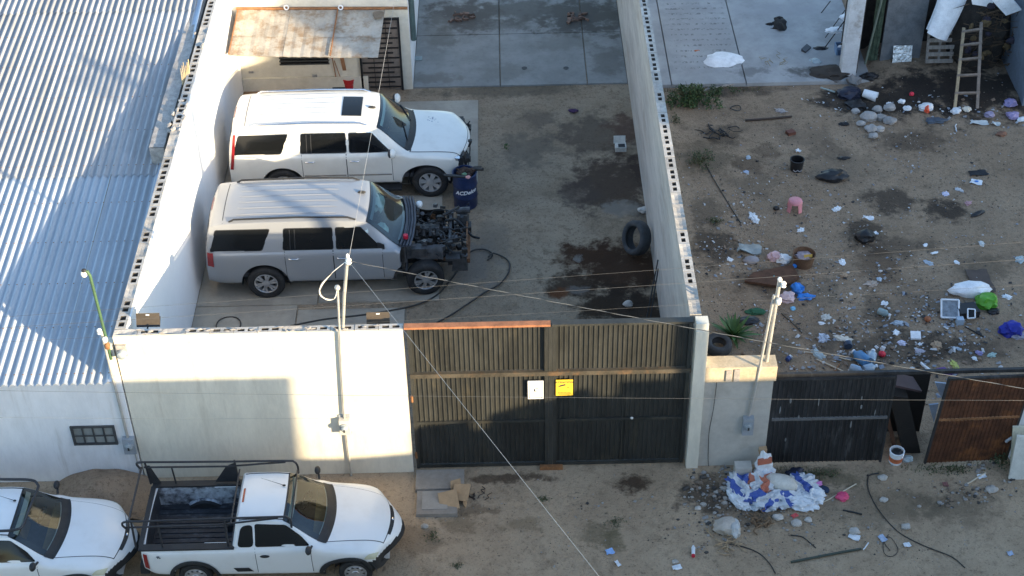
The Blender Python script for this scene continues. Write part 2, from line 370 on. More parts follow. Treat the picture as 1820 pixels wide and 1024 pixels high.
wr = wall_box('block_wall', XR, XO, .19, 18.4, -.1, HW-BH, (m_raw,m_raw,m_raw,m_raw,m_block), 'tall raw grey boundary wall between the car yard and the littered lot')
def block_mesh(L, D, H, holes=2, mats=None, rag=0.):
    q = MB(); t = .055; ty = .06 if D > .19 else .045
    if holes:
        cw = (L-t*(holes+1))/holes; X = [0]
        for k in range(holes): X += [t+k*(cw+t), t+k*(cw+t)+cw]
        X += [L]; Yv = [0, ty, D-ty, D]; X = [x-L/2 for x in X]; Yv = [y-D/2 for y in Yv]
        for i in range(len(X)-1):
            for j in range(3):
                if j == 1 and i % 2 == 1:
                    a,b_,c,d = X[i],X[i+1],Yv[1],Yv[2]; zb = H*.08
                    q.add([(a,c,H),(b_,c,H),(b_,d,H),(a,d,H),(a,c,zb),(b_,c,zb),(b_,d,zb),(a,d,zb)], [(0,4,5,1),(1,5,6,2),(2,6,7,3),(3,7,4,0)], 1)
                    q.add([(a,c,zb),(b_,c,zb),(b_,d,zb),(a,d,zb)], [(0,1,2,3)], 1)
                else: q.add([(X[i],Yv[j],H),(X[i+1],Yv[j],H),(X[i+1],Yv[j+1],H),(X[i],Yv[j+1],H)], [(0,1,2,3)])
        a,b_,c,d = -L/2, L/2, -D/2, D/2
        q.add([(a,c,0),(b_,c,0),(b_,d,0),(a,d,0),(a,c,H),(b_,c,H),(b_,d,H),(a,d,H)], [(0,1,5,4),(1,2,6,5),(2,3,7,6),(3,0,4,7)])
        q.m[-4:] = [2, 0, 3, 0]
    else:
        q.grid(lambda u, v: (-L/2+u*L, -D/2+v*D, H-.03*(.3+abs(fnoise(u*3, v*2, 2, rag))) if 0 < u < 1 and 0 < v < 1 else H), 5, 3)
        a,b_,c,d = -L/2, L/2, -D/2, D/2
        q.add([(a,c,0),(b_,c,0),(b_,d,0),(a,d,0),(a,c,H),(b_,c,H),(b_,d,H),(a,d,H)], [(0,1,5,4),(1,2,6,5),(2,3,7,6),(3,0,4,7)])
        q.m[-4:] = [2, 0, 3, 0]
    return mesh('concrete_block', q, mats)
def course(wall, p0, p1, D, face_near, face_far, skip=(), seed=1):
    """face_near: material on the local -y side, face_far on the +y side"""
    rnd = random.Random(seed); p0, p1 = Vector(p0), Vector(p1); d = p1-p0; n = round(d.length/.4); L = d.length/n
    mats = [m_block, m_hole, face_near, face_far]
    A = block_mesh(L-.008, D, BH, 2, mats); B = block_mesh(L-.008, D, BH, 0, mats, seed)
    rz = math.atan2(d.y, d.x)
    for i in range(n):
        full = rnd.random() < .22 or i in skip
        o = piece('concrete_block', B if full else A, wall, p0+d*((i+.5)/n)+Vector((0,0,HW-BH+.002+rnd.uniform(-.004,.004))), (0,0,rz+rnd.uniform(-.006,.006)))
put('plaster_skin', MB().box(XI-.022, XI, .2, 18.3, HW-BH+.001, HW-.004), m_whitein, wl)
course(wl, ((XL+XI-.026)/2, .2, 0), ((XL+XI-.026)/2, 18.2, 0), XI-XL-.03, m_whitein, m_raw, (14, 15, 24), 3)
put('plaster_skin', MB().box(XL+.001, -.021, .001, .022, HW-BH+.001, HW-.004), m_cream, wf)
course(wf, (XL, .102, 0), (-.02, .102, 0), .154, m_cream, m_raw, (0, 12), 5)
course(wr, ((XR+XO)/2, .25, 0), ((XR+XO)/2, 18.25, 0), XO-XR-.004, m_raw, m_raw, (0, 1, 6), 8)
# mortar rubble left on the wall tops
rub = MB(); rr = random.Random(4)
for (y0, y1, n) in ((6.3, 7.6, 26), (9.6, 10.4, 10)):
    for i in range(n):
        rub.blob((XL+.04+rr.uniform(-.12,.16), rr.uniform(y0, y1), HW-.02+rr.uniform(-.05,.05)), (rr.uniform(.02,.07), rr.uniform(.03,.1), rr.uniform(.02,.05)), .5, 2, 1, seed=i)
put('mortar_rubble', rub, m_mortar, wl, kind='stuff')
rub = MB()
for i in range(34): rub.blob((rr.uniform(XL+.1,-.1), .09+rr.uniform(-.06,.06), HW+rr.uniform(-.01,.02)), (rr.uniform(.02,.07), rr.uniform(.01,.03), rr.uniform(.01,.02)), .5, 2, 1, seed=i)
put('mortar_rubble', rub, m_mortar, wf, kind='stuff')
# splintered board stump by the wall top
b = MB()
for i in range(6): b.tube([(-5.02+.02*i, 8.3+.05*i, HW-.12), (-5.06+.03*i, 8.5+.04*i, HW+.18+.05*(i%3))], [.02,.008], 5)
put('wood_splinter', b, pm('splintered_pine', (.55,.42,.24), .8, .3, 10), None, 'bundle of splintered pale wood stuck beside the left wall top', 'wood')

# ---------------------------------------------------------------- white house on the left with corrugated roof
m_zinc = pm('galvanised_sheet', (.36,.365,.375), .6, .18, 1.2, .12, 9, dirt=((.25,.24,.23), .28, 1.3), metal=.0, spec=.3, stretch=(1.6,.35,1), orand=.07)
m_zinc2 = pm('new_galvanised_sheet', (.41,.45,.49), .55, .10, 1.0, .1, 9, dirt=((.33,.35,.37), .2, 1.2), metal=.0, spec=.35, stretch=(1.6,.35,1), orand=.05)
def roofz(y): return 2.47+.079*y
hs = thing('house', (-8.5, 0, 0), 'white street house with a long corrugated metal roof', 'house')
q = MB(); q.box(-12.6, -5.16, -.02, .2, -.1, 2.40); q.box(-5.158, -4.985, -.02, .2, -.1, 2.52); put('wall', q, m_white, hs)
put('pilaster', MB().box(-5.155, -4.985, .0, .2, 2.522, 3.25, top=(.01,.01)), m_cream, hs)
PX = .15; nseg = 8
def sheet_mesh(y0, y1, lift):
    q = MB(); n = 6*nseg; D = []
    L = y1-y0
    def fn(u, v):
        x = u*.9; y = v*L
        return (x, y, .029*math.cos(2*math.pi*x/PX)+lift+.079*y)
    q.grid(fn, n, 3); return q
for row, (y0, y1, lift, mm) in enumerate(((-.12, 5.75, 0, m_zinc2), (5.55, 11.6, .012, m_zinc), (11.4, 17.6, .024, m_zinc))):
    me = mesh('roof_sheet', sheet_mesh(y0, y1, lift), mm, smooth=180)
    for k in range(8):
        x = -5.20-.9*(k+1)+.0
        o = piece('roof_sheet', me, hs, (x+.003*(k%2), y0, roofz(y0)+.004*(k%2)), (0,0,random.uniform(-.0015,.0015)))
q = MB()
for y in [.1+1.15*k for k in range(15)]:
    for k in range(46):
        x = -5.20-.15*(k+1)+.15; q.add([(x-.012,y-.012,roofz(y)+.042),(x+.012,y-.012,roofz(y)+.042),(x+.012,y+.012,roofz(y)+.042),(x-.012,y+.012,roofz(y)+.042),(x,y,roofz(y)+.05)], [(0,1,4),(1,2,4),(2,3,4),(3,0,4)])
put('roof_screw', q, m_rust, hs, kind='stuff')
def flash(u, v):
    y = -.1+v*17.6; x = -5.20+u*.14
    return (x, y, roofz(y)+.026+(.05 if u > .6 else 0)+.01*fnoise(y, u, 2))
q = MB(); q.grid(flash, 4, 60); put('ridge_flashing', q, pm('pale_blue_flashing', (.50,.56,.64), .5, .1, 2, .1), hs, smooth=180)
q = MB()
q.grid(lambda u, v: (-5.34+.30*u+.015*fnoise(v*40, u, 1), 5.9+v*11.8, 3.35+.012*fnoise(v*30, u*3, 1, 4)), 4, 60)
q.box(-5.335, -5.045, 5.9, 17.7, 2.2, 3.33)
put('parapet', q, m_mortar, hs, smooth=60)
# window of the white house
m_frame = pm('grey_window_frame', (.055,.058,.06), .5, .2, 4)
m_glassdk = pm('dim_window_glass', (.24,.255,.245), .25, .2, 2, 0, spec=.6)
wx0, wx1, wz0, wz1 = -6.06, -5.31, .94, 1.36
q = MB(); q.box(wx0, wx1, -.024, .02, wz0, wz1); wn = put('window', q, m_glassdk, hs)
q = MB()
for x in (wx0, wx1): q.box(x-.02, x+.02, -.06, -.026, wz0-.02, wz1+.02)
for z in (wz0, wz1): q.box(wx0+.021, wx1-.021, -.058, -.026, z-.02, z+.02)
put('frame', q, m_frame, wn)
for k in range(1, 4):
    put('bar', MB().box(wx0+k*(wx1-wx0)/4-.012, wx0+k*(wx1-wx0)/4+.012, -.055, -.03, wz0+.021, wz1-.021), m_frame, wn)
put('bar', MB().box(wx0+.021, wx1-.021, -.064, -.056, wz0+.2, wz0+.225), m_frame, wn)

# ---------------------------------------------------------------- the big gate
m_gate = pm('weathered_dark_gate_paint', (.035,.036,.033), .5, .35, 2.5, .25, 25, dirt=((.10,.085,.055), .3, 2.2), spec=.4, stretch=(1,1,.35))
m_redox = pm('red_oxide_primer', (.33,.135,.065), .75, .3, 4, .2, dirt=((.16,.08,.045), .35, 5))
gt = thing('sheet_gate', (2.5, .1, 0), 'big dark ribbed double gate between the cream wall and the pale pillar', 'gate')
def ribbed(x0, x1, y, z0, z1, pitch=.085, dep=.016, lean=(0,0)):
    q = MB(); n = max(1, round((x1-x0)/pitch)); p = (x1-x0)/n; prof = []
    for k in range(n):
        a = x0+k*p; prof += [(a, 0), (a+p*.60, 0), (a+p*.70, -dep), (a+p*.86, -dep), (a+p*.96, 0)]
    prof.append((x1, 0))
    nz = 6
    def zz(j): return z0+(z1-z0)*j/nz
    vs = [(x+lean[0]*(zz(j)-z0), y+d+.004*fnoise(x*2, zz(j), 1.3, 7), zz(j)) for j in range(nz+1) for (x, d) in prof]; m = len(prof)
    q.add(vs, [(j*m+i, j*m+i+1, (j+1)*m+i+1, (j+1)*m+i) for j in range(nz) for i in range(m-1)]); return q
H1, H2 = 2.33, 3.42
for (x0, x1) in ((.06, 2.44), (2.56, 4.92)):
    put('gate_panel', ribbed(x0+.04, x1-.04, .10, 1.19, H1-.05), m_gate, gt)
    put('gate_panel', ribbed(x0+.04, x1-.04, .10, .11, 1.14), m_gate, gt)
    put('gate_panel', ribbed(x0+.04, x1-.04, .11, H1+.05, H2-.04), m_gate, gt)
    for (a, b_) in ((x0-.02, x0+.045), (x1-.045, x1+.02)): put('gate_post', MB().box(a, b_, .05, .13, .04, H2), m_gate, gt)
    for (z, hh, mm) in ((.07, .035, m_gate), (1.165, .03, m_gate)): put('gate_rail', MB().box(x0+.046, x1-.046, .065, .13, z-hh, z+hh), mm, gt)
put('centre_post', MB().box(2.465, 2.535, .045, .14, .02, H2-.02), m_gate, gt)
q = MB().box(.04, 4.96, .03, .14, H1-.045, H1+.045); m_gr = pm('gate_paint_flaking_to_rust', (.065,.056,.042), .7, .4, 3, .4, dirt=((.17,.095,.045), .4, 4)); put('lintel', q, m_gr, gt)
put('top_rail', MB().box(.0, 2.5, .02, .14, H2+.002, H2+.045), m_redox, gt, label='red oxide top rail')
put('top_rail', MB().box(2.52, 4.94, .02, .15, H2+.002, H2+.045), m_gate, gt)
put('hinge_plate', MB().box(2.3, 2.72, -.03, .04, -.05, .08), m_rust, gt)
for z in (.4, 1.8): put('hinge', MB().tube([(.045,.03,z-.07),(.045,.03,z+.07)], .022, 8), m_rust, gt)
dr = put('wicket_door', MB().box(3.78, 3.80, .075, .10, .1, 2.26).box(4.86, 4.88, .075, .10, .1, 2.26), m_gate, gt)
put('handle', MB().blob((3.96, .055, 1.2), (.03,.02,.03), .1, 1, 2), pm('worn_bright_metal', (.6,.6,.58), .4, .2), dr)
# door plates on the gate
m_signw = pm('white_sign_plate', (.86,.86,.85), .4, .03, 2, 0); m_ink = pm('dark_print', (.05,.05,.055), .6, .1, 2, 0)
m_signy = pm('yellow_sign_plate', (.85,.55,.05), .4, .05, 2, 0); m_redp = pm('red_print', (.55,.05,.04), .5, .1, 2, 0)
def sign(name, px0, px1, py0, py1, mat, label):
    a = aty(px0, py0, .04); b_ = aty(px1, py1, .04); x0, x1, z1, z0 = a.x, b_.x, a.z, b_.z
    s = put(name, MB().box(x0, x1, .028, .04, z0, z1), mat, None, label, 'sign'); return s, x0, x1, z0, z1
s, x0, x1, z0, z1 = sign('white_sign', 938, 966, 677, 708, m_signw, 'white printed notice plate on the left leaf of the big gate')
q = MB(); e = .022
for (a,b_,c,d) in ((x0+e,x1-e,z0+e,z0+e+.007),(x0+e,x1-e,z1-e-.007,z1-e),(x0+e,x0+e+.007,z0+e+.008,z1-e-.008),(x1-e-.007,x1-e,z0+e+.008,z1-e-.008)): q.box(a,b_,.0245,.0275,c,d)
put('border', q, m_ink, s)
xm = (x0+x1)/2; q = MB()
q.obox((xm-.02,.0255,z0+.21), (.012,0,.0), (0,.001,0), (0,0,.03)); q.obox((xm+.0,.0255,z0+.19), (.018,0,-.004), (0,.001,0), (.002,0,.008)); q.obox((xm+.02,.0255,z0+.25), (.03,0,0), (0,.001,0), (0,0,.006))
put('camera_emblem', q, m_ink, s)
q = MB()
for zz, ww in ((.09,.03),(.066,.10)): q.box(xm-ww, xm+ww, .0255, .0272, z0+zz, z0+zz+.008)
put('print_lines', q, pm('grey_print', (.3,.3,.3), .6, .1, 2, 0), s)
s, x0, x1, z0, z1 = sign('yellow_sign', 988, 1018, 675, 702, m_signy, 'yellow ATENCIÓN camera warning plate on the right leaf of the big gate')
xm = (x0+x1)/2; TM = lambda x, y, z: Matrix(((1,0,0,x),(0,0,-1,y),(0,1,0,z),(0,0,0,1)))
put('lettering', text_mb('ATENCIÓN', .062, TM(xm, .0255, z1-.075)), m_ink, s)
q = MB(); q.obox((xm-.03,.0255,z1-.125), (.05,0,.016), (0,.0012,0), (-.006,0,.016)); q.obox((xm-.085,.0255,z1-.15), (.02,0,.006), (0,.001,0), (-.003,0,.01)); put('camera_emblem', q, m_ink, s)
put('lettering', text_mb('4.8', .03, TM(xm+.06, .0255, z1-.19)), m_ink, s)
q = MB()
for k in range(9): q.box(xm-.11+k*.025, xm-.095+k*.025, .0255, .0272, z0+.07, z0+.088)
for zz, ww in ((.048,.12),(.026,.10)): q.box(xm-ww, xm+ww, .0255, .0272, z0+zz, z0+zz+.008)
put('print_lines', q, m_redp, s)

# ---------------------------------------------------------------- pillar, meter wall, lot fence
b = MB(); b.box(4.985, 5.20, -.06, .21, -.1, 3.30, top=(.0,.0)); b.box(4.985, 5.20, .0, .21, 3.302, 3.43)
put('gate_pillar', b, m_cream, None, 'pale square pillar at the right side of the big gate', 'pillar')
mw = thing('meter_wall', (5.8, .1, 0), 'short raw cement wall carrying an electric meter right of the pillar', 'wall')
m_cem = pm('smooth_cement', (.47,.45,.405), .9, .14, 1.3, .3, 30, dirt=((.33,.30,.26), .3, 1.2))
put('wall_body', MB().box(5.202, 6.42, .0, .2, -.1, 2.12), m_cem, mw)
put('cap_beam', MB().box(5.205, 6.45, -.05, .26, 2.122, 2.46), pm('ochre_cement_beam', (.52,.43,.30), .9, .25, 3, .4, dirt=((.40,.36,.32), .4, 3)), mw)
put('mortar_patch', MB().box(5.56, 5.66, -.075, -.052, 2.15, 2.40).box(5.70, 5.80, -.07, -.052, 2.14, 2.42), m_mortar, mw)
m_charred = pm('sooty_sheet_metal', (.028,.028,.029), .6, .5, 2, .3, 30, dirt=((.17,.17,.17), .26, 4.5), stretch=(1.4,1,.3))
m_rustred = pm('rusted_red_sheet', (.10,.04,.02), .8, .45, 3.2, .4, 35, dirt=((.33,.125,.035), .40, 1.6))
fl = thing('sheet_gate', (7.5, .05, 0), 'black sooty ribbed gate leaf of the littered lot', 'gate')
put('gate_panel', ribbed(6.47, 8.58, .02, 1.16, 2.08, .08), m_charred, fl); put('gate_panel', ribbed(6.47, 8.58, .02, .03, 1.10, .08), m_charred, fl)
for x in (6.45, 8.57): put('gate_post', MB().box(x-.02, x+.02, 0, .06, -.05, 2.12), m_charred, fl)
for z in (1.13, 2.1): put('gate_rail', MB().box(6.471, 8.549, -.01, .05, z-.025, z+.025), m_charred if z > 2 else pm('grey_steel_rail', (.13,.13,.13), .6, .3, 4), fl)
fr = thing('sheet_gate', (10, .05, 0), 'rusty red-brown ribbed gate leaf standing ajar at the lot', 'gate')
q1 = ribbed(9.36, 10.86, -.02, 1.13, 2.06, .075); q2 = ribbed(9.36, 10.86, -.02, .02, 1.07, .075)
rot = Matrix.Translation((10.86,0,0)) @ Matrix.Rotation(R(5), 4, 'Z') @ Matrix.Rotation(R(3.2), 4, 'Y') @ Matrix.Translation((-10.86,0,0))
for q in (q1, q2): put('gate_panel', q.xform(rot), m_rustred, fr)
for x in (9.34, 10.88): put('gate_post', MB().box(x-.018, x+.018, -.03, .02, 0, 2.1).xform(rot), m_charred, fr)
for z in (1.10, 2.08): put('gate_rail', MB().box(9.36, 10.86, -.035, .01, z-.022, z+.022).xform(rot), m_rust if z < 2 else m_charred, fr)
b = MB(); b.box(6.43, 10.9, .03, .09, 2.13, 2.2)
put('header_bar', b, m_charred, None, 'long dark steel bar running over the lot gates', 'bar')
# white wall end at the right edge, white board leaning on it
b = MB(); b.box(10.95, 14.5, .0, .2, -.15, 2.15); put('plaster_wall', b, m_white, None, 'white plaster wall to the right of the rusty red gate leaf', 'wall')

# ---------------------------------------------------------------- vehicles
def pch(keys):
    """monotone cubic through (x, value) keys"""
    X = [k[0] for k in keys]; V = [k[1] for k in keys]; n = len(X)
    d = [(V[i+1]-V[i])/(X[i+1]-X[i]) for i in range(n-1)]
    m = [d[0]]+[0 if d[i-1]*d[i] <= 0 else 2*d[i-1]*d[i]/(d[i-1]+d[i]) for i in range(1, n-1)]+[d[-1]]
    def f(x):
        if x <= X[0]: return V[0]
        if x >= X[-1]: return V[-1]
        i = max(k for k in range(n-1) if X[k] <= x); h = X[i+1]-X[i]; t = (x-X[i])/h
        return (2*t**3-3*t*t+1)*V[i]+(t**3-2*t*t+t)*h*m[i]+(-2*t**3+3*t*t)*V[i+1]+(t**3-t*t)*h*m[i+1]
    return f
class Car:
    def __init__(s, L, zt, wt, crown, zb, wb, wm, zs, bulge, arches, x1=None, bottom=None):
        s.L = L; s.x1 = x1 or L
        s.zt, s.wt, s.cr, s.zb, s.wb, s.wm, s.zs, s.bu = map(pch, (zt, wt, crown, zb, wb, wm, zs, bulge)); s.arches = arches; s.bottom = bottom
    def low(s, x):
        z = s.zs(x)
        for (xc, zc, r) in s.arches:
            if abs(x-xc) < r: z = max(z, zc+math.sqrt(r*r-(x-xc)**2))
        if s.bottom: z = max(z, s.bottom(x))
        return z
    def sec(s, x):
        zt, wt, c, zb, wb, wm = s.zt(x), s.wt(x), s.cr(x), s.zb(x), s.wb(x), s.wm(x); lo = s.low(x); zs = s.zs(x)
        ze = zt-c; zb = min(zb, ze-.02)
        P = [(0, zt), (.3*wt, zt-.07*c), (.55*wt, zt-.22*c), (.75*wt, zt-.42*c), (.88*wt, zt-.62*c), (.96*wt, zt-.8*c), (wt, ze)]
        for k in (.08, .2, .4, .6, .8, .92): P.append((wt+(wb-wt)*k+.012*math.sin(math.pi*k), ze+(zb-ze)*k))
        P += [(wb, zb), (wb+(wm-wb)*.55, zb-.02), (wm-.004, zb-.06), (wm, zb-.14)]
        zm = zb-.14; z2 = zs+.10
        for k in (.2, .4, .6, .8, 1): P.append((wm-.012*k*k, zm+(z2-zm)*k))
        P += [(wm-.035, zs+.05), (wm-.08, zs)]
        return [(y, max(z, lo)) for (y, z) in P]
    def vx(s, x, y): return x+s.bu(x)*(abs(y)/max(.3, s.wm(x)))**2
    def yside(s, x, z):
        P = s.sec(x)[6:]
        for i in range(len(P)-1):
            (y0, z0), (y1, z1) = P[i], P[i+1]
            if z0 >= z >= z1: return y0 if z0-z1 < 1e-6 else y0+(y1-y0)*(z0-z)/(z0-z1)
        return P[0][0] if z > P[0][1] else P[-1][0]
    def ztopat(s, x, y):
        P = s.sec(x); y = abs(y)
        for i in range(len(P)-1):
            (y0, z0), (y1, z1) = P[i], P[i+1]
            if y0 <= y <= y1 and y1 > y0: return z0+(z1-z0)*(y-y0)/(y1-y0)
        return P[6][1]
    def shell(s, drop=None, st=.045, x0=0):
        xs = []; x = x0
        while x < s.x1-1e-6: xs.append(x); x += st if .5 < x < s.x1-.5 else st*.6
        xs.append(s.x1)
        for (xc, zc, r) in s.arches:
            xs += [xc-r+.001, xc+r-.001, xc-r*.985, xc+r*.985, xc-r*.94, xc+r*.94]
        xs = sorted(x for x in xs if x0 <= x <= s.x1)
        q = MB(); secs = [s.sec(x) for x in xs]; m = len(secs[0]); full = []
        for x, P in zip(xs, secs):
            row = [(s.vx(x, y), -y, z) for (y, z) in reversed(P)]+[(s.vx(x, y), y, z) for (y, z) in P[1:]]; full.append(row)
        M = len(full[0]); q.v = [Vector(p) for row in full for p in row]
        for i in range(len(full)-1):
            for j in range(M-1):
                f = (i*M+j, (i+1)*M+j, (i+1)*M+j+1, i*M+j+1)
                c = sum((q.v[k] for k in f), Vector())/4
                if drop and drop(c, (xs[i]+xs[i+1])/2): continue
                a = (q.v[f[2]]-q.v[f[0]]).cross(q.v[f[3]]-q.v[f[1]])
                if a.length < 1e-7: continue
                q.f.append(f); q.m.append(0)
        for i in (0, len(full)-1):
            idx = list(range(i*M, (i+1)*M)); h = M//2
            for k in range(h):                    # close the ends with a ladder of quads
                a, b_, c, d = idx[k], idx[k+1], idx[M-2-k], idx[M-1-k]
                f = (a, b_, c, d) if len({a,b_,c,d}) == 4 else (a, b_, d)
                q.f.append(f if i == 0 else f[::-1]); q.m.append(0)
        return q
    def patch(s, pts, off, side=-1, n=10):
        """surface patch on the flank: quad of (x,z) corners in order lower-rear, lower-front, upper-front, upper-rear"""
        a, b_, c, d = [Vector((p[0], p[1])) for p in pts]
        q = MB()
        def fn(u, v):
            p = a.lerp(b_, u).lerp(d.lerp(c, u), v); x, z = p.x, max(p.y, s.low(p.x))
            y = s.yside(x, z); return (s.vx(x, y), side*(y+off), z)
        q.grid(fn, n, n); return q
    def patch_round(s, poly, off, side=-1, rad=.05):
        """flank window with rounded corners"""
        P = [Vector(p) for p in poly]; out = []; n = len(P)
        for i in range(n):
            a, b_, c = P[i-1], P[i], P[(i+1) % n]; r = min(rad, (a-b_).length*.4, (c-b_).length*.4)
            p0 = b_+(a-b_).normalized()*r; p1 = b_+(c-b_).normalized()*r
            for k in range(5):
                t = k/4; out.append(p0*(1-t)**2+b_*2*t*(1-t)+p1*t*t)
        c = sum(out, Vector((0,0)))/len(out); q = MB(); rings = []
        for f in (1, .8, .55, .3):
            for p in out:
                g_ = c+(p-c)*f; y = s.yside(g_.x, g_.y); q.v.append(Vector((s.vx(g_.x, y), side*(y+off), g_.y)))
        y = s.yside(c.x, c.y); q.v.append(Vector((s.vx(c.x, y), side*(y+off), c.y))); m = len(out)
        for r in range(3):
            for k in range(m): q.f.append((r*m+k, r*m+(k+1) % m, (r+1)*m+(k+1) % m, (r+1)*m+k))
        for k in range(m): q.f.append((3*m+k, 3*m+(k+1) % m, 4*m))
        if side > 0: q.f = [f[::-1] for f in q.f]
        q.m = [0]*len(q.f); return q
    def top_patch(s, x0, x1, hw, off, n=14, hw1=None, inner=None):
        """panel lying on the upper surface (windscreen, sunroof, bonnet); inner leaves a hole (border only)"""
        q = MB(); hw1 = hw1 if hw1 is not None else hw; nu = nv = n
        def pt(u, v):
            x = x0+(x1-x0)*u; y = (-1+2*v)*(hw+(hw1-hw)*u); z = s.ztopat(x, y); return Vector((s.vx(x, y), y, z+off))
        q.v = [pt(i/nu, j/nv) for j in range(nv+1) for i in range(nu+1)]
        for j in range(nv):
            for i in range(nu):
                if inner and inner < (i+.5)/nu < 1-inner*.8 and inner*.8 < (j+.5)/nv < 1-inner*.8: continue
                q.f.append((j*(nu+1)+i, j*(nu+1)+i+1, (j+1)*(nu+1)+i+1, (j+1)*(nu+1)+i)); q.m.append(0)
        return q

def paint(name, col, flake=0., dust=.12, rough=.32):
    m, t, b = newmat(name); v = coords(t)
    n = tex(t, 2.2, v, 6, .65); n2 = tex(t, 14, v, 4)
    c = mix(t, mth(t, 'MULTIPLY', sstep(t, n, .45, .75), dust), col, (.42,.38,.32))
    t.links.new(c, b.inputs['Base Color'])
    t.links.new(mth(t, 'ADD', mth(t, 'MULTIPLY', n2, .18), rough-.05), b.inputs['Roughness'])
    b.inputs['Metallic'].default_value = flake; b.inputs['Coat Weight'].default_value = .5; b.inputs['Coat Roughness'].default_value = .12
    return m
m_pwhite = paint('white_car_paint', (.78,.78,.77), 0, .16)
m_pcream = paint('pearl_white_car_paint', (.76,.745,.69), .05, .2)
m_psilver = paint('dusty_silver_car_paint', (.33,.345,.365), .3, .14, .38)
m_rub = pm('tyre_rubber', (.022,.022,.023), .8, .3, 8, .4, 60, dirt=((.10,.09,.075), .3, 6))
m_alloy = pm('alloy_wheel', (.55,.55,.56), .3, .12, 5, 0, metal=.7)
m_blackp = pm('black_trim_plastic', (.025,.026,.028), .55, .25, 6, .2, 80)
m_tint = pm('tinted_side_glass', (.008,.009,.010), .12, .1, 2, 0, spec=.35)
m_chrome = pm('chrome_trim', (.75,.75,.76), .15, .05, 3, 0, metal=1.)
m_redlamp = pm('red_lamp_lens', (.25,.012,.012), .15, .15, 3, 0, coat=.6)
m_amber = pm('clouded_headlamp_lens', (.60,.58,.42), .15, .12, 5, 0, coat=.6)
m_cab = pm('grey_cabin_trim', (.10,.10,.105), .8, .25, 5); m_seat = pm('tan_seat_fabric', (.36,.25,.12), .9, .2, 6)
def glass(name, tint):
    m, t, b = newmat(name); out = t.nodes['Material Output']
    tr = nd(t, 'ShaderNodeBsdfTransparent', {0: c4(tint)}); gl = nd(t, 'ShaderNodeBsdfGlossy', {0: (.9,.95,1,1), 'Roughness': .03})
    fr = nd(t, 'ShaderNodeFresnel', {0: 1.5}); ms = nd(t, 'ShaderNodeMixShader', {0: mth(t, 'ADD', fr.outputs[0], .03), 1: tr.outputs[0], 2: gl.outputs[0]})
    t.links.new(ms.outputs[0], out.inputs[0]); return m
m_ws = glass('windscreen_glass', (.55,.70,.70)); m_ws2 = glass('clear_windscreen_glass', (.62,.66,.58))
def wheel(car, x, y, r, wd, side, style, steer=0., z=None, rim=None, nsp=6):
    z = r if z is None else z
    Mx = Matrix.Translation((x, y, z)) @ Matrix.Rotation(steer, 4, 'Z')
    rr = rim or r*.62
    q = MB(); q.lathe([(rr, -wd*.40),(rr+.02,-wd*.48),(r-.05,-wd*.5),(r-.015,-wd*.42),(r,-wd*.28),(r,wd*.28),(r-.015,wd*.42),(r-.05,wd*.5),(rr+.02,wd*.48),(rr,wd*.40)], axis=(0,-side,0), n=36)
    w_ = put('wheel', q.xform(Mx), m_rub, car, smooth=50, local=True)
    q = MB()
    q.lathe([(rr,-wd*.3),(rr,wd*.42),(rr-.018,wd*.44),(rr-.03,wd*.36),(rr-.035,-.1*wd)], axis=(0,side,0), n=36)
    if style == 'cap':
        q.lathe([(rr-.03,wd*.36),(rr*.8,wd*.43),(rr*.35,wd*.46),(.06,wd*.5),(0.001,wd*.5)], axis=(0,side,0), n=24)
    else:
        for k in range(nsp):
            for dk in ((-.13, .13) if style == 'double' else (0,)):
                t = 2*math.pi*k/nsp+.3; t0 = t+dk*.5; t1 = t+dk*1.35
                e0 = Vector((math.cos(t0), 0, math.sin(t0))); e1 = Vector((math.cos(t1), 0, math.sin(t1)))
                p0 = e0*.05+Vector((0, side*wd*.40, 0)); p1 = e1*(rr-.02)+Vector((0, side*wd*.40, 0)); d = (p1-p0); nrm = Vector((0,side,0)); wdt = d.cross(nrm).normalized()
                wa = .022 if style == 'double' else .05
                vs = [p0-wdt*wa*.8, p0+wdt*wa*.8, p1+wdt*wa*1.15, p1-wdt*wa*1.15]; vs += [v-nrm*.03 for v in vs]
                q.add(vs, [(0,1,2,3),(0,4,5,1),(1,5,6,2),(2,6,7,3),(3,7,4,0)])
        q.lathe([(.085,wd*.3),(.08,wd*.42),(.05,wd*.46),(0.001,wd*.46)], axis=(0,side,0), n=16)
    put('rim', q.xform(Mx), m_alloy, w_, smooth=40, local=True)
    q = MB(); q.lathe([(.001, side*-.02), (rr-.03, side*-.02)], axis=(0,1,0), n=24); put('brake_disc', q.xform(Mx), pm('dark_brake_disc', (.05,.048,.045), .7, .3), w_, local=True)
    if style == 'cap':
        q = MB()
        for k in range(10):
            t = 2*math.pi*k/10; q.blob((math.cos(t)*rr*.72, side*wd*.425, math.sin(t)*rr*.72), (.028,.01,.02), 0, 1, 1)
        put('vent_hole', q.xform(Mx), m_blackp, w_, local=True)

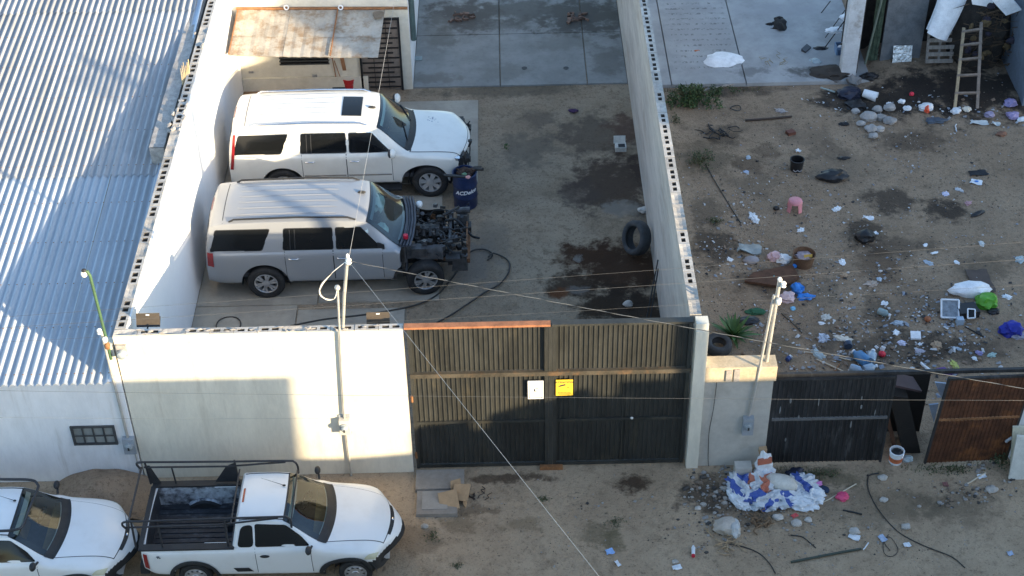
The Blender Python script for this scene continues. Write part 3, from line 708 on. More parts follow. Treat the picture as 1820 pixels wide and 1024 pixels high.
def suv_spec(cut=None, bottom=None):
    L = 5.52
    return Car(L,
        [(0,.98),(.02,1.14),(.05,1.32),(.17,1.74),(.27,1.81),(.6,1.85),(1.4,1.875),(2.4,1.88),(3.1,1.855),(3.38,1.815),(3.5,1.765),(4.12,1.27),(4.2,1.225),(4.35,1.20),(4.9,1.15),(5.25,1.09),(5.42,1.02),(5.52,.93)],
        [(0,.86),(.1,.82),(.27,.76),(.5,.755),(3.0,.75),(3.4,.735),(3.6,.75),(4.15,.87),(4.3,.89),(5.1,.86),(5.35,.80),(5.52,.72)],
        [(0,.04),(.3,.06),(.6,.065),(3.2,.065),(3.6,.05),(4.2,.05),(5.1,.05),(5.52,.08)],
        [(0,.94),(.06,1.10),(.12,1.17),(.5,1.19),(4.1,1.20),(4.3,1.13),(5.1,1.07),(5.52,.84)],
        [(0,.92),(.3,.955),(3.8,.955),(4.2,.955),(5.1,.945),(5.52,.84)],
        [(0,.93),(.25,.985),(.6,1.0),(4.6,1.0),(5.1,.985),(5.52,.87)],
        [(0,.42),(.4,.38),(5.0,.38),(5.52,.42)],
        [(0,.07),(.3,.05),(.6,0),(3.2,0),(3.45,-.09),(4.15,-.16),(4.3,-.13),(4.8,-.05),(5.1,-.10),(5.52,-.30)],
        [(1.25,.40,.50),(4.55,.40,.50)], cut, bottom)
SUVW = [[(.13,1.235),(1.25,1.245),(1.44,1.67),(.30,1.66)], [(1.69,1.245),(2.715,1.245),(2.715,1.675),(1.73,1.675)], [(2.785,1.245),(3.83,1.245),(3.32,1.665),(2.785,1.675)]]
def suv(name, loc, label, paintm, white, rz=0):
    car = thing(name, loc, label, 'car', 'SUVs parked in the yard', rz)
    if white: C = suv_spec(5.46, lambda x: ss(5.02, 5.12, x)*.62+.15*ss(5.2,5.45,x) if x > 5.0 else 0)
    else: C = suv_spec(4.22)
    def drop(c, x):
        if 3.56 < x < 4.10 and c.z > C.ztopat(x, abs(c.y))-.03 and abs(c.y) < C.wt(x)-.05: return True
        return False
    put('body', C.shell(drop), paintm, car, smooth=32, local=True)
    # glass
    put('windscreen', C.top_patch(3.47, 4.17, C.wt(3.47)-.03, .008, 16, C.wt(4.17)-.045), m_ws, car, smooth=180, local=True)
    put('windscreen_border', C.top_patch(3.455, 4.20, C.wt(3.455)-.02, .006, 24, C.wt(4.2)-.03, .085), m_blackp, car, smooth=180, local=True)
    put('rear_window', C.top_patch(.06, .16, .70, .006, 8), m_tint, car, smooth=180, local=True)
    for side in (-1, 1):
        for P in SUVW:
            cx = sum(p[0] for p in P)/4; cz = sum(p[1] for p in P)/4
            put('window_trim', C.patch_round([((p[0]-cx)*1.025+cx+.0, (p[1]-cz)*1.07+cz) for p in P], .004, side), m_chrome if white else m_blackp, car, smooth=180, local=True)
            sw = put('side_window', C.patch_round(P, .008, side), m_tint, car, smooth=180, local=True)
            if P is SUVW[1]:
                for bx in (1.83, 1.93): put('window_bar', C.patch([(bx,1.255),(bx+.018,1.255),(bx+.026,1.665),(bx+.008,1.665)], .010, side, 4), m_blackp, sw, local=True)
        for (a, b_, lo) in ((1.72, 2.70, .46), (2.72, 3.86, .46)):
            put('door_gap', C.patch([(a-.012,lo-.012),(b_+.012,lo-.012),(b_+.012,1.215),(a-.012,1.215)], .0015, side, 12), m_blackp, car, smooth=180, local=True)
            d = put('door', C.patch([(a,lo),(b_,lo),(b_,1.222),(a,1.222)], .0055, side, 14), paintm, car, smooth=180, local=True)
            y = C.yside(a+.15, 1.08)
            q = MB().tube([(a+.07, side*(y+.008), 1.055),(a+.09, side*(y+.035), 1.06),(a+.25, side*(y+.035), 1.06),(a+.27, side*(y+.008), 1.055)], .014, 8)
            put('handle', q, m_chrome, d, smooth=60, local=True)
            if white: put('side_moulding', C.patch([(a+.02,.66),(b_-.02,.66),(b_-.02,.70),(a+.02,.70)], .016, side, 6), m_chrome, d, local=True)
        # roof rails and pressed ribs
        y = side*.70
        q = MB().tube([(.62, y, C.ztopat(.62,.70)+.0),(.72, y, C.ztopat(.72,.70)+.05),(2.0, y, C.ztopat(2,.70)+.055),(3.05, y, C.ztopat(3.05,.70)+.05),(3.2, y, C.ztopat(3.2,.70))], .02, 8)
        put('roof_rail', q, m_chrome if white else m_blackp, car, smooth=60, local=True)
        # lamps
        if white: put('tail_lamp', C.patch([(.02,.86),(.10,.86),(.25,1.68),(.19,1.68)], .012, side, 10), m_redlamp, car, smooth=180, local=True)
        else: put('tail_lamp', C.patch([(.03,.88),(.17,.86),(.19,1.20),(.06,1.20)], .012, side, 8), m_redlamp, car, smooth=180, local=True)
        q = MB()
        for xc in ((1.25, 4.55) if white else (1.25,)):
            q.lathe([(.505,.80),(.505,.93),(.50,.955)], (xc,0,.40), (0,side,0), 40)
            q.lathe([(.001,.70),(.505,.70),(.505,.94)], (xc,0,.40), (0,side,0), 40)
        q.f = [f for f in q.f if sum(q.v[i].z for i in f)/len(f) > .30]; q.m = [0]*len(q.f)
        put('wheel_housing', q, m_blackp, car, smooth=60, local=True)
    for k in range(6):
        y = -.5+k*.2
        q = MB(); q.grid(lambda u, v: (.75+(1.70 if white else 2.05)*u, y+(v-.5)*.06, C.ztopat(.75+(1.70 if white else 2.05)*u, y)+.002+(.02 if white else .013)*math.sin(math.pi*v)*min(1,u*20,(1-u)*20)), 24, 4)
        put('roof_rib', q, paintm, car, smooth=180, local=True)
    for side in (-1, 1): put('sill_panel', C.patch([(1.80,.385),(4.0,.385),(4.0,.44),(1.80,.44)], .006, side, 12), m_blackp, car, smooth=180, local=True)
    put('spoiler_gap', C.top_patch(.47, .485, .74, .003, 10), m_blackp, car, smooth=180, local=True)
    put('brake_lamp', C.top_patch(.18, .205, .22, .008, 6), m_redlamp if not white else m_redlamp, car, local=True)
    put('roof_fin', MB().blob((3.28, -.05 if white else .18, C.ztopat(3.28,.1)+.02), (.09,.025,.04), 0, 1, 2), m_blackp, car, smooth=180, local=True)
    if white:
        put('sunroof', C.top_patch(2.62, 3.06, .40, .009, 10), m_tint, car, smooth=180, local=True)
    # cabin seen through the windscreen
    put('cabin_floor', MB().box(.6, 4.2, -.86, .86, .5, .6), m_cab, car, local=True)
    put('dashboard', MB().box(3.85, 4.2, -.82, .82, .75, 1.16, top=(.05,.04)), m_cab, car, local=True)
    for y in (-.42, .42):
        q = MB().box(2.75, 3.3, y-.27, y+.27, .6, .95, top=(.04,.04)); q.obox((2.75, y, 1.2), (.09,0,.02), (0,.25,0), (-.08,0,.36)); q.obox((2.66, y, 1.6), (.05,0,0), (0,.13,0), (0,0,.1))
        put('seat', q, m_cab, car, local=True)
    put('cabin_back', MB().box(2.3, 2.34, -.75, .75, .6, 1.7), m_cab, car, local=True)
    put('steering_wheel', MB().lathe([(.18+.018*math.cos(t*.785), .018*math.sin(t*.785)) for t in range(8)], (3.62, .42, 1.13), (-.9,0,.45), 20, closed=True), m_blackp, car, smooth=180, local=True)
    return car, C

# white SUV, its front bumper and lamps taken off
car, C = suv('white_suv', (-4.47, 9.64, 0), 'pearl white SUV with sunroof and its front bumper missing', m_pcream, True)
for side in (-1, 1):
    for xw in (1.25, 4.55): wheel(car, xw, side*.86, .41, .29, side, 'single', R(-3) if xw > 3 else 0, nsp=7)
    q = MB().tube([(3.72, side*.93, 1.22),(3.75, side*1.06, 1.27)], .03, 8).blob((3.76, side*1.15, 1.33), (.085,.13,.11), .05, 1, 2)
    mr = put('mirror', q, m_pcream, car, smooth=180, local=True); put('mirror_glass', MB().blob((3.70, side*1.15, 1.33), (.05,.115,.095), .02, 1, 2), m_blackp, mr, smooth=180, local=True)
    put('running_board', MB().box(1.9, 3.9, side*1.0-.11, side*1.0+.11, .30, .35), m_blackp, car, local=True)
put('bonnet', C.top_patch(4.24, 5.40, .86, .012, 18, .76), m_pcream, car, smooth=180, local=True)
put('bonnet_gap', C.top_patch(4.225, 5.41, .872, .005, 18, .772), m_blackp, car, smooth=180, local=True)
put('wiper_cowl', C.top_patch(4.10, 4.25, .80, .012, 12, .84), m_blackp, car, smooth=180, local=True)
q = MB()
for y in (-.55, .25): q.tube([(C.vx(4.12,y), y, C.ztopat(4.12,y)+.03),(C.vx(3.95,y+.5), y+.5, C.ztopat(3.95,y+.5)+.03)], .012, 6)
put('wiper', q, m_blackp, car, local=True)
q = MB().box(4.95, 5.10, -.80, .80, .5, 1.0); q.box(5.10, 5.30, -.86, -.5, .45, .98).box(5.10, 5.30, .5, .86, .45, .98)
put('front_cavity', q, m_blackp, car, local=True)
rr = random.Random(5); q = MB()
for i in range(40): q.obox((5.2+rr.uniform(-.05,.2), rr.uniform(-.85,.85), rr.uniform(.4,.98)), (rr.uniform(.02,.1),0,rr.uniform(-.02,.02)), (0,rr.uniform(.02,.12),0), (rr.uniform(-.02,.02),0,rr.uniform(.02,.09)))
for i in range(8): q.tube(curve_pts([(5.15+rr.uniform(0,.3), rr.uniform(-.85,.85), rr.uniform(.5,1.0)) for _ in range(4)], 5), .015, 6)
put('front_mechanics', q, pm('greasy_mechanics', (.035,.033,.032), .6, .5, 9, .4, dirt=((.12,.10,.08), .3, 8)), car, local=True)
put('headlamp_bracket', MB().obox((5.12,-.86,.98), (.11,-.02,0), (0,.05,0), (.0,0,.03)), m_chrome, car, local=True)
q = MB(); rr = random.Random(3)
for i in range(14):
    x = 4.62+rr.gauss(0,.06); y = .48+rr.gauss(0,.06); q.blob((C.vx(x,y), y, C.ztopat(x,y)+.013), (rr.uniform(.008,.025),rr.uniform(.006,.02),.002), .4, 3, 1)
put('bonnet_mark', q, pm('grey_smudge', (.28,.30,.36), .9), car, local=True)

# silver SUV stripped of bonnet, wings and grille
car, C = suv('silver_suv', (-4.50, 6.13, 0), 'dusty silver SUV with its bonnet, wings and nose stripped off, engine bare', m_psilver, False)
for side in (-1, 1):
    for xw in (1.25, 4.56): wheel(car, xw, side*.87, .395, .275, side, 'double', R(9) if xw > 3 else 0)
put('mirror_mount', MB().obox((3.70,-.95,1.30), (.07,.0,-.03), (0,.01,0), (0,0,.06)), m_blackp, car, local=True)
m_ab = pm('pale_airbag_cloth', (.68,.80,.78), .9, .1, 6)
for (x, y, z, r) in ((3.50,.50,1.36,(.2,.26,.2)), (3.66,-.48,1.28,(.17,.27,.16)), (3.42,-.78,1.50,(.06,.05,.12))):
    put('airbag', MB().blob((x,y,z), r, .35, 2.2, 3, seed=x), m_ab, car, smooth=50, local=True)
m_mech = pm('greasy_engine_metal', (.03,.028,.027), .55, .55, 9, .4, 50, dirt=((.16,.13,.10), .35, 9)); m_mech2 = pm('bare_grey_castings', (.08,.08,.083), .45, .4, 9, .3, metal=.4)
m_brown = pm('rusty_bracket', (.20,.10,.05), .8, .4, 9)
q = MB(); 
for k in range(4): q.tube([(C.vx(4.2+.055*k,y)+.0, y, 1.235-.012*k+.02*(1-abs(y))) for y in (-.86,-.5,0,.5,.86)], .026 if k != 1 else .014, 8)
q.grid(lambda u, v: (C.vx(4.17+.2*u, -.86+1.72*v), -.86+1.72*v, 1.20-.02*u+.02*(1-abs(-1+2*v))), 3, 10)
put('cowl_panel', q, pm('dusty_blue_black_plastic', (.055,.06,.075), .5, .3, 6), car, smooth=60, local=True)
put('firewall', MB().box(4.10, 4.16, -.90, .90, .45, 1.18), m_mech, car, local=True)
for y in (-.47, .47): put('frame_rail', MB().box(4.0, 5.45, y-.05, y+.05, .50, .63), m_mech, car, local=True)
q = MB().box(4.32, 4.95, -.24, .26, .5, .92, top=(.04,.05)); 
for k in range(4): q.tube([(4.38+.15*k,-.22,.95),(4.38+.15*k,.0,1.04),(4.38+.15*k,.24,.95)], .045, 8)
q.box(4.42, 4.88, -.10, .12, .98, 1.06, top=(.03,.03)); put('engine_block', q, m_mech, car, local=True)
put('brake_booster', MB().lathe([(.001,.1),(.10,.09),(.12,.03),(.12,-.03),(.06,-.08)], (4.34,.55,1.02), (1,0,0), 18), m_mech, car, smooth=50, local=True)
put('fluid_tank', MB().blob((4.42,.72,1.12), (.08,.09,.08), .12, 2, 2), pm('cloudy_white_plastic', (.75,.77,.76), .5, .1), car, smooth=60, local=True)
put('battery', MB().box(4.30, 4.62, -.78, -.58, .86, 1.06), m_mech2, car, local=True)
put('inner_wing', MB().grid(lambda u, v: (4.2+.75*u, -.62-.14*v, 1.08-.05*u-.28*v*v+.02*math.sin(u*9)), 12, 4), m_mech2, car, smooth=60, local=True)
put('inner_wing', MB().grid(lambda u, v: (4.2+.75*u, .62+.14*v, 1.08-.05*u-.28*v*v+.02*math.sin(u*9)), 12, 4), m_mech, car, smooth=60, local=True)
put('fluid_cap', MB().lathe([(.001,.05),(.05,.05),(.055,0),(.05,-.04)], (4.19,-.62,1.27), (0,0,1), 14), pm('red_plastic_cap', (.55,.02,.05), .4, .1), car, local=True)
put('radiator', MB().box(5.06, 5.12, -.5, .58, .45, .98).box(5.03, 5.15, -.52, -.44, .42, 1.02).box(5.03, 5.15, .52, .6, .42, 1.02), m_mech2, car, local=True)
put('crash_beam', MB().box(5.42, 5.50, -.58, .58, .52, .62), m_brown, car, local=True)
q = MB().box(5.15, 5.52, .40, .62, .5, .72).box(5.20, 5.48, .45, .78, .76, .9, top=(.05,.05)).tube([(5.2,.7,.95),(5.5,.72,.95)], .07, 10); put('corner_bracket', q, m_mech2, car, local=True)
q = MB().box(5.12, 5.45, -.72, -.45, .42, .72, top=(.03,.03)).lathe([(.05,-.02),(.08,-.02),(.08,.06),(.05,.06)], (5.36,-.62,.76), (.3,-.3,.9), 16, closed=True).box(5.0, 5.3, -.80, -.55, .74, .80); put('corner_bracket', q, m_mech2, car, local=True)
put('brace', MB().obox((5.44, .0, .85), (.015,0,0), (0,.40,0), (0,0,.03)), m_brown, car, local=True)
for (nm, n_, mm, sd, zz, xx) in (('small_mechanics', 110, m_mech, 8, (.55,1.10), (4.25,5.45)), ('small_castings', 46, m_mech2, 21, (.6,1.12), (4.3,5.45)), ('rusty_fittings', 26, m_brown, 33, (.5,1.0), (4.6,5.4))):
    rr = random.Random(sd); q = MB()
    for i in range(n_):
        x = rr.uniform(*xx); y = rr.uniform(-.68,.72); z = rr.uniform(zz[0], zz[1]-.25*max(0,x-4.9))
        e = [rr.uniform(.012,.06) for _ in range(3)]; rot = Matrix.Rotation(rr.uniform(-.6,.6), 3, 'Z') @ Matrix.Rotation(rr.uniform(-.5,.5), 3, 'X')
        if i % 3: q.obox((x,y,z), rot @ Vector((e[0],0,0)), rot @ Vector((0,e[1],0)), rot @ Vector((0,0,e[2])))
        else: q.tube([Vector((x,y,z))+rot @ Vector((0,0,-e[2])), Vector((x,y,z))+rot @ Vector((0,0,e[2]))], e[0]*.8, 10)
    put(nm, q, mm, car, kind='stuff', local=True)
rr = random.Random(14)
for i in range(24):
    a = Vector((rr.uniform(4.3,5.0), rr.uniform(-.6,.65), rr.uniform(.95,1.12))); pts = [a]
    for k in range(4): pts.append(pts[-1]+Vector((rr.uniform(-.05,.25), rr.uniform(-.2,.2), rr.uniform(-.12,.08))))
    put('engine_hose', MB().tube(curve_pts(pts, 6), rr.choice((.012,.018,.028)), 7), m_blackp, car, smooth=180, local=True)
put('door_edge', MB().box(3.88, 3.98, -.985, -.88, .45, 1.15), m_mech, car, local=True)
q = MB()
for side in (-1,1): q.tube([(4.56, side*.35, .5),(4.56, side*.74, .42)], .06, 10)
q.tube([(4.56,-.62,.5),(4.62,-.60,.95)], .05, 10).tube([(4.56,.62,.5),(4.62,.60,.95)], .05, 10)
put('suspension', q, m_mech, car, local=True)

# ------------------------------------------------ small white pickup
def ute_spec():
    return Car(4.42,
        [(0,.90),(.03,.945),(.12,.955),(1.50,.965),(1.60,1.0),(1.64,1.30),(1.70,1.40),(1.9,1.425),(2.2,1.425),(2.46,1.405),(2.58,1.355),(3.16,.99),(3.24,.955),(3.4,.94),(3.8,.885),(4.1,.80),(4.28,.70),(4.38,.60),(4.42,.50)],
        [(0,.70),(1.5,.72),(1.6,.68),(1.66,.60),(1.8,.575),(2.4,.57),(2.6,.59),(3.15,.69),(3.3,.70),(3.9,.66),(4.2,.58),(4.42,.46)],
        [(0,.012),(1.5,.012),(1.7,.05),(2.5,.05),(3.2,.04),(3.9,.05),(4.2,.07),(4.42,.08)],
        [(0,.86),(.1,.92),(1.5,.93),(1.7,.94),(3.1,.93),(3.3,.87),(3.9,.78),(4.2,.66),(4.42,.40)],
        [(0,.74),(.1,.765),(1.5,.785),(3.0,.785),(3.8,.76),(4.2,.68),(4.42,.52)],
        [(0,.76),(.2,.805),(.6,.825),(3.6,.825),(4.0,.79),(4.25,.70),(4.42,.54)],
        [(0,.40),(.3,.30),(4.0,.26),(4.42,.26)],
        [(0,.05),(.3,0),(2.3,0),(2.5,-.05),(3.1,-.19),(3.25,-.18),(3.6,-.06),(4.0,-.12),(4.42,-.36)],
        [(.89,.29,.36),(3.60,.29,.36)])
def ute(name, loc, label, wm_glass, grp, bed=True):
    car = thing(name, loc, label, 'pickup truck', grp)
    C = ute_spec()
    def drop(c, x):
        if 2.62 < x < 3.12 and c.z > C.ztopat(x, abs(c.y))-.03 and abs(c.y) < C.wt(x)-.05: return True
        if .1 < x < 1.60 and abs(c.y) < .66 and c.z > .9: return True
        return bump(c, x)
    def bump(c, x): return x > 3.93 and c.z < .555+.05*ss(3.9, 4.2, x)
    put('body', C.shell(drop, .04), m_pwhite, car, smooth=32, local=True)
    put('windscreen', C.top_patch(2.50, 3.17, C.wt(2.5)-.02, .008, 16, C.wt(3.17)-.03), wm_glass, car, smooth=180, local=True)
    put('windscreen_border', C.top_patch(2.485, 3.22, C.wt(2.485)-.015, .006, 24, C.wt(3.2)-.02, .085), m_blackp, car, smooth=180, local=True)
    put('wiper_cowl', C.top_patch(3.12, 3.27, .67, .011, 12, .68), m_blackp, car, smooth=180, local=True)
    put('bonnet_gap', C.top_patch(3.26, 4.20, .655, .003, 18, .52), m_blackp, car, smooth=180, local=True)
    put('bonnet', C.top_patch(3.275, 4.185, .645, .007, 18, .51), m_pwhite, car, smooth=180, local=True)
    put('grille', C.top_patch(4.20, 4.25, .34, .012, 10, .33), m_blackp, car, local=True)
    put('emblem', MB().blob((C.vx(4.225,0), 0, C.ztopat(4.225,0)+.018), (.02,.035,.012), 0, 1, 2), m_chrome, car, local=True)
    put('front_bumper', C.shell(lambda c, x: not bump(c, x), .04), m_blackp, car, smooth=40, local=True)
    put('roof_lamp', C.top_patch(1.73, 1.765, .16, .006, 6), m_redlamp, car, local=True)
    put('roof_gap', C.top_patch(2.47, 2.485, .55, .003, 8), m_blackp, car, local=True)
    for side in (-1, 1):
        put('roof_gutter', MB().tube([(x, side*.53, C.ztopat(x,.53)+.004) for x in (1.72,1.9,2.1,2.3,2.47)], .009, 6), m_blackp, car, local=True)
        put('side_window', C.patch_round([(1.975,.975),(3.04,.965),(2.83,1.12),(2.52,1.315),(1.985,1.345)], .007, side, .04), m_tint, car, smooth=180, local=True)
        put('quarter_window', C.patch_round([(1.67,.975),(1.945,.975),(1.95,1.34),(1.75,1.31)], .007, side, .08), m_tint, car, smooth=180, local=True)
        a, b_ = 1.97, 3.08
        put('door_gap', C.patch([(a-.01,.35),(b_+.01,.35),(b_+.01,.945),(a-.01,.945)], .0015, side, 12), m_blackp, car, smooth=180, local=True)
        d = put('door', C.patch([(a,.36),(b_,.36),(b_,.95),(a,.95)], .005, side, 14), m_pwhite, car, smooth=180, local=True)
        y = C.yside(2.12,.80); put('handle', MB().blob((2.12, side*(y+.008), .80), (.085,.018,.035), 0, 1, 2), m_blackp, d, smooth=180, local=True)
        put('mirror', MB().tube([(2.92, side*.78, .97),(2.90, side*.88, 1.0)], .02, 8).blob((2.88, side*.93, 1.03), (.055,.085,.07), .05, 1, 2), m_blackp, car, smooth=180, local=True)
        q = MB()
        for xc in (.89, 3.60): q.lathe([(.001,.55),(.362,.55),(.362,.80)], (xc,0,.29), (0,side,0), 36)
        q.f = [f for f in q.f if sum(q.v[i].z for i in f)/len(f) > .24]; q.m = [0]*len(q.f)
        put('wheel_housing', q, m_blackp, car, smooth=60, local=True)
        for xc in (.89, 3.60):
            q = MB()
            def arch(u, v):
                t = math.pi*(u*1.06-.03); r = .36+.075*v; x = xc+r*math.cos(t); z = max(.27, .29+r*math.sin(t)); y = C.yside(min(x,4.1), z); return (C.vx(x,y), side*(y+.012+.02*math.sin(math.pi*(.3+.7*v))), z)
            q.grid(arch, 20, 3)
            put('wheel_arch_trim', q, m_blackp, car, smooth=180, local=True)
        put('headlamp', C.patch_round([(3.84,.66),(4.14,.605),(4.20,.675),(3.95,.755)], .014, side, .06), m_amber, car, smooth=180, local=True)
        put('tail_lamp', C.patch([(.02,.52),(.12,.50),(.12,.86),(.03,.86)], .012, side, 8), m_redlamp, car, smooth=180, local=True)
        put('side_vent', C.patch([(1.62,.42),(1.90,.42),(1.82,.52),(1.56,.52)], .008, side, 5), m_blackp, car, local=True)
        for xw in (.89, 3.60): wheel(car, xw, side*.72, .288, .19, side, 'cap', 0, rim=.19)
    put('aerial', MB().tube([(2.40,.20,1.43),(2.02,.28,1.53)], [.005,.002], 5).blob((2.41,.195,1.43), (.03,.02,.015), 0, 1, 2), m_blackp, car, local=True)
    put('bed_liner', MB().box(.10,1.56,-.665,.665,.50,.52), pm('scuffed_bed_liner', (.03,.033,.04), .5, .5, 4, .3, dirt=((.16,.17,.18), .35, 3)), car, local=True)
    lin = MATS['scuffed_bed_liner']
    for k in range(11): put('bed_rib', MB().box(.14,1.5,-.58+k*.112,-.53+k*.112,.521,.537), lin, car, local=True)
    put('bed_side', MB().box(.09,1.57,-.685,-.667,.50,.93), lin, car, local=True)
    put('bed_side', MB().box(.09,1.57,.667,.685,.50,.93), pm('scratched_white_bed', (.46,.50,.55), .5, .25, 4, .1, dirt=((.03,.03,.04), .75, 3.0)), car, local=True)
    put('bed_side', MB().box(.08,.098,-.66,.66,.50,.93), lin, car, local=True); put('bed_side', MB().box(1.562,1.58,-.66,.66,.50,1.0), lin, car, local=True)
    for side in (-1,1): put('wheel_box', MB().blob((.89,side*.66,.50), (.30,.10,.17), .03, 1, 3), MATS['scratched_white_bed'] if side > 0 else lin, car, local=True)
    for side in (-1,1): put('bed_rail', MB().box(.02,1.62,side*.73-.075,side*.73+.06,.955,.985), m_blackp, car, local=True)
    put('bed_rail', MB().box(.0,.08,-.67,.67,.95,.98), m_blackp, car, local=True)
    put('bumper', MB().box(-.06,.10,-.72,.72,.30,.50,top=(.02,.02)), m_blackp, car, local=True)
    for y in (-.33,.33):
        q = MB().box(1.95,2.4,y-.24,y+.24,.45,.72,top=(.04,.04)); q.obox((1.93,y,.93), (.07,0,.02), (0,.22,0), (-.07,0,.26)); put('seat', q, m_seat, car, local=True)
    put('dashboard', MB().box(2.85,3.15,-.66,.66,.5,.90,top=(.05,.04)), m_seat if wm_glass is m_ws2 else m_cab, car, local=True)
    put('cabin_floor', MB().box(1.65,3.1,-.68,.68,.36,.44), m_cab, car, local=True)
    put('steering_wheel', MB().lathe([(.17+.016*math.cos(t*.785), .016*math.sin(t*.785)) for t in range(8)], (2.72,.33,.90), (-.8,0,.6), 20, closed=True), m_blackp, car, smooth=180, local=True)
    return car, C
m_rack = pm('black_rack_tube', (.03,.031,.035), .45, .3, 6, .1)
ute_c, C = ute('white_pickup', (-4.50, -1.84, 0), 'small white pickup with an open bed and black ladder rack, nose towards the gate', m_ws2, 'pickups parked on the street')
q = MB(); hz = 1.56
for side in (-1, 1):
    y = side*.66
    q.tube(curve_pts([(-.12,y*1.05,hz-.16),(-.17,y*1.05,hz-.06),(-.1,y*1.04,hz),(.3,y*1.03,hz),(1.4,y,hz),(2.4,y*.98,hz),(2.55,y*.97,hz-.02),(2.60,y*.96,hz-.12),(2.60,y*.95,hz-.28)], 6), .019, 8)
    q.tube([(-.06,y*1.05,hz-.13),(1.4,y*1.02,hz-.13),(2.0,y,hz-.07),(2.4,y*.98,hz-.03)], .017, 8)
    for x in (-.02, 1.52): q.tube([(x,side*.74,.98),(x,side*.68,hz)], .02, 8)
    q.tube([(.42,side*.74,.98),(.42,side*.68,hz-.12)], .016, 8)
q.tube([(-.1,-.69,hz-.13),(-.1,.69,hz-.13)], .019, 8).tube([(1.60,-.62,1.40),(1.60,.62,1.40)], .015, 8)
q.tube([(2.60,-.62,hz-.28),(2.60,-.58,1.40),(2.60,.58,1.40),(2.60,.62,hz-.28)], .014, 8)
put('ladder_rack', q, m_rack, ute_c, smooth=60, local=True)
for side in (1,): put('rack_plate', MB().add([(1.12,.705,1.02),(1.52,.70,1.02),(1.52,.68,1.5),(1.36,.68,1.42),(1.20,.70,1.15)], [(0,1,2,3,4)]).add([(1.12,.72,1.02),(1.52,.715,1.02),(1.52,.695,1.5),(1.36,.695,1.42),(1.20,.715,1.15)], [(4,3,2,1,0)]), m_rack, ute_c, local=True)
q = MB().add([(-.02,.74,.98),(.16,.74,.98),(.04,.69,1.46),(-.02,.69,1.46)], [(0,1,2,3)]).add([(-.02,.755,.98),(.16,.755,.98),(.04,.705,1.46),(-.02,.705,1.46)], [(3,2,1,0)]); put('rack_plate', q, m_rack, ute_c, local=True)
put('jumbled_tools', MB().box(1.36,1.54,-.02,.26,.54,.66,top=(.02,.02)).blob((1.40,.12,.70),(.08,.1,.06),.4,2,2), m_blackp, ute_c, local=True)
q = text_mb('TL', .075, Matrix(((-1,0,0,0),(0,0,1,0),(0,1,0,0),(0,0,0,1))) , .001) if False else MB()
M = Matrix(((1,0,0,.34),(0,0,-1,-.828),(0,1,0,.80),(0,0,0,1)))
put('badge', text_mb('TL', .06, M, .003, bold=.003), pm('dark_badge', (.05,.06,.08), .5), ute_c, local=True)
# second pickup, mostly outside the frame
u2, C2 = ute('white_pickup', (-9.02, -2.08, .02), 'white pickup cut off by the left edge, tubular bar over its windscreen', m_ws2, 'pickups parked on the street')
q = MB()
q.tube(curve_pts([(1.2,.60,1.56),(2.2,.58,1.55),(2.62,.57,1.53),(2.74,.50,1.50),(2.76,.40,1.48),(2.72,-.05,1.47),(2.70,-.42,1.48),(2.6,-.53,1.50),(2.3,-.57,1.52),(1.2,-.60,1.54)], 6), .024, 8)
for side in (-1,1): q.tube([(1.55,side*.74,.98),(1.5,side*.6,1.55)], .022, 8)
put('roof_bar', q, m_rack, u2, smooth=60, local=True)
# ---------------------------------------------------------------- houses over the street, out of the frame: their shade falls on the wall, gate and lot
KX, KZ, YS = 9*SUN.x/-SUN.y, 9*SUN.z/-SUN.y, -9.0
m_far = pm('plain_house_plaster', (.55,.52,.47), .9, .1, .5)
def across(name, prof, y0=-15.5):
    q = MB(); P = [(x+KX, z+KZ if z > -5 else -.2) for (x, z) in prof]; n = len(P)
    q.add([(x, YS, z) for x, z in P]+[(x+(YS-y0)*SUN.x/-SUN.y, y0, z) for x, z in P], [tuple(range(n)), tuple(range(n, 2*n))[::-1]]+[(i, n+i, n+(i+1)%n, (i+1)%n) for i in range(n)])
    return put(name, q, m_far, kind='structure')
across('street_house', [(-18,-9),(-18,2.42),(-2.02,2.42),(-2.02,2.33),(-2.46,2.28),(-2.38,-9)])
across('street_house', [(-2.60,-9),(-2.60,.42),(-1.2,.40),(.3,.52),(.3,-9)])
across('street_house', [(0,-9),(0,1.05),(1.15,1.26),(1.25,1.0),(1.45,1.0),(1.5,1.36),(3.3,1.98),(3.45,1.75),(3.75,1.75),(3.8,2.1),(8.2,2.22),(8.8,3.4),(13.0,4.3),(13.0,-9)])
across('street_house', [(12.8,-9),(12.9,5.4),(13.6,7.8),(48,7.8),(48,-9)])

# utility pole across the street (its shade crosses the metal roof)
up = Vector((12.93,-6.2,0)); q = MB().tube([up, up+Vector((0,0,9.05))], [.16,.10], 10)
for zz_, L in ((8.78,.8),(8.55,.8),(8.0,.4)): q.obox(up+Vector((0,0,zz_)), (L*.6,L*.75,0), (-.04,.03,0), (0,0,.045))
put('utility_pole', q, m_far, kind='structure')

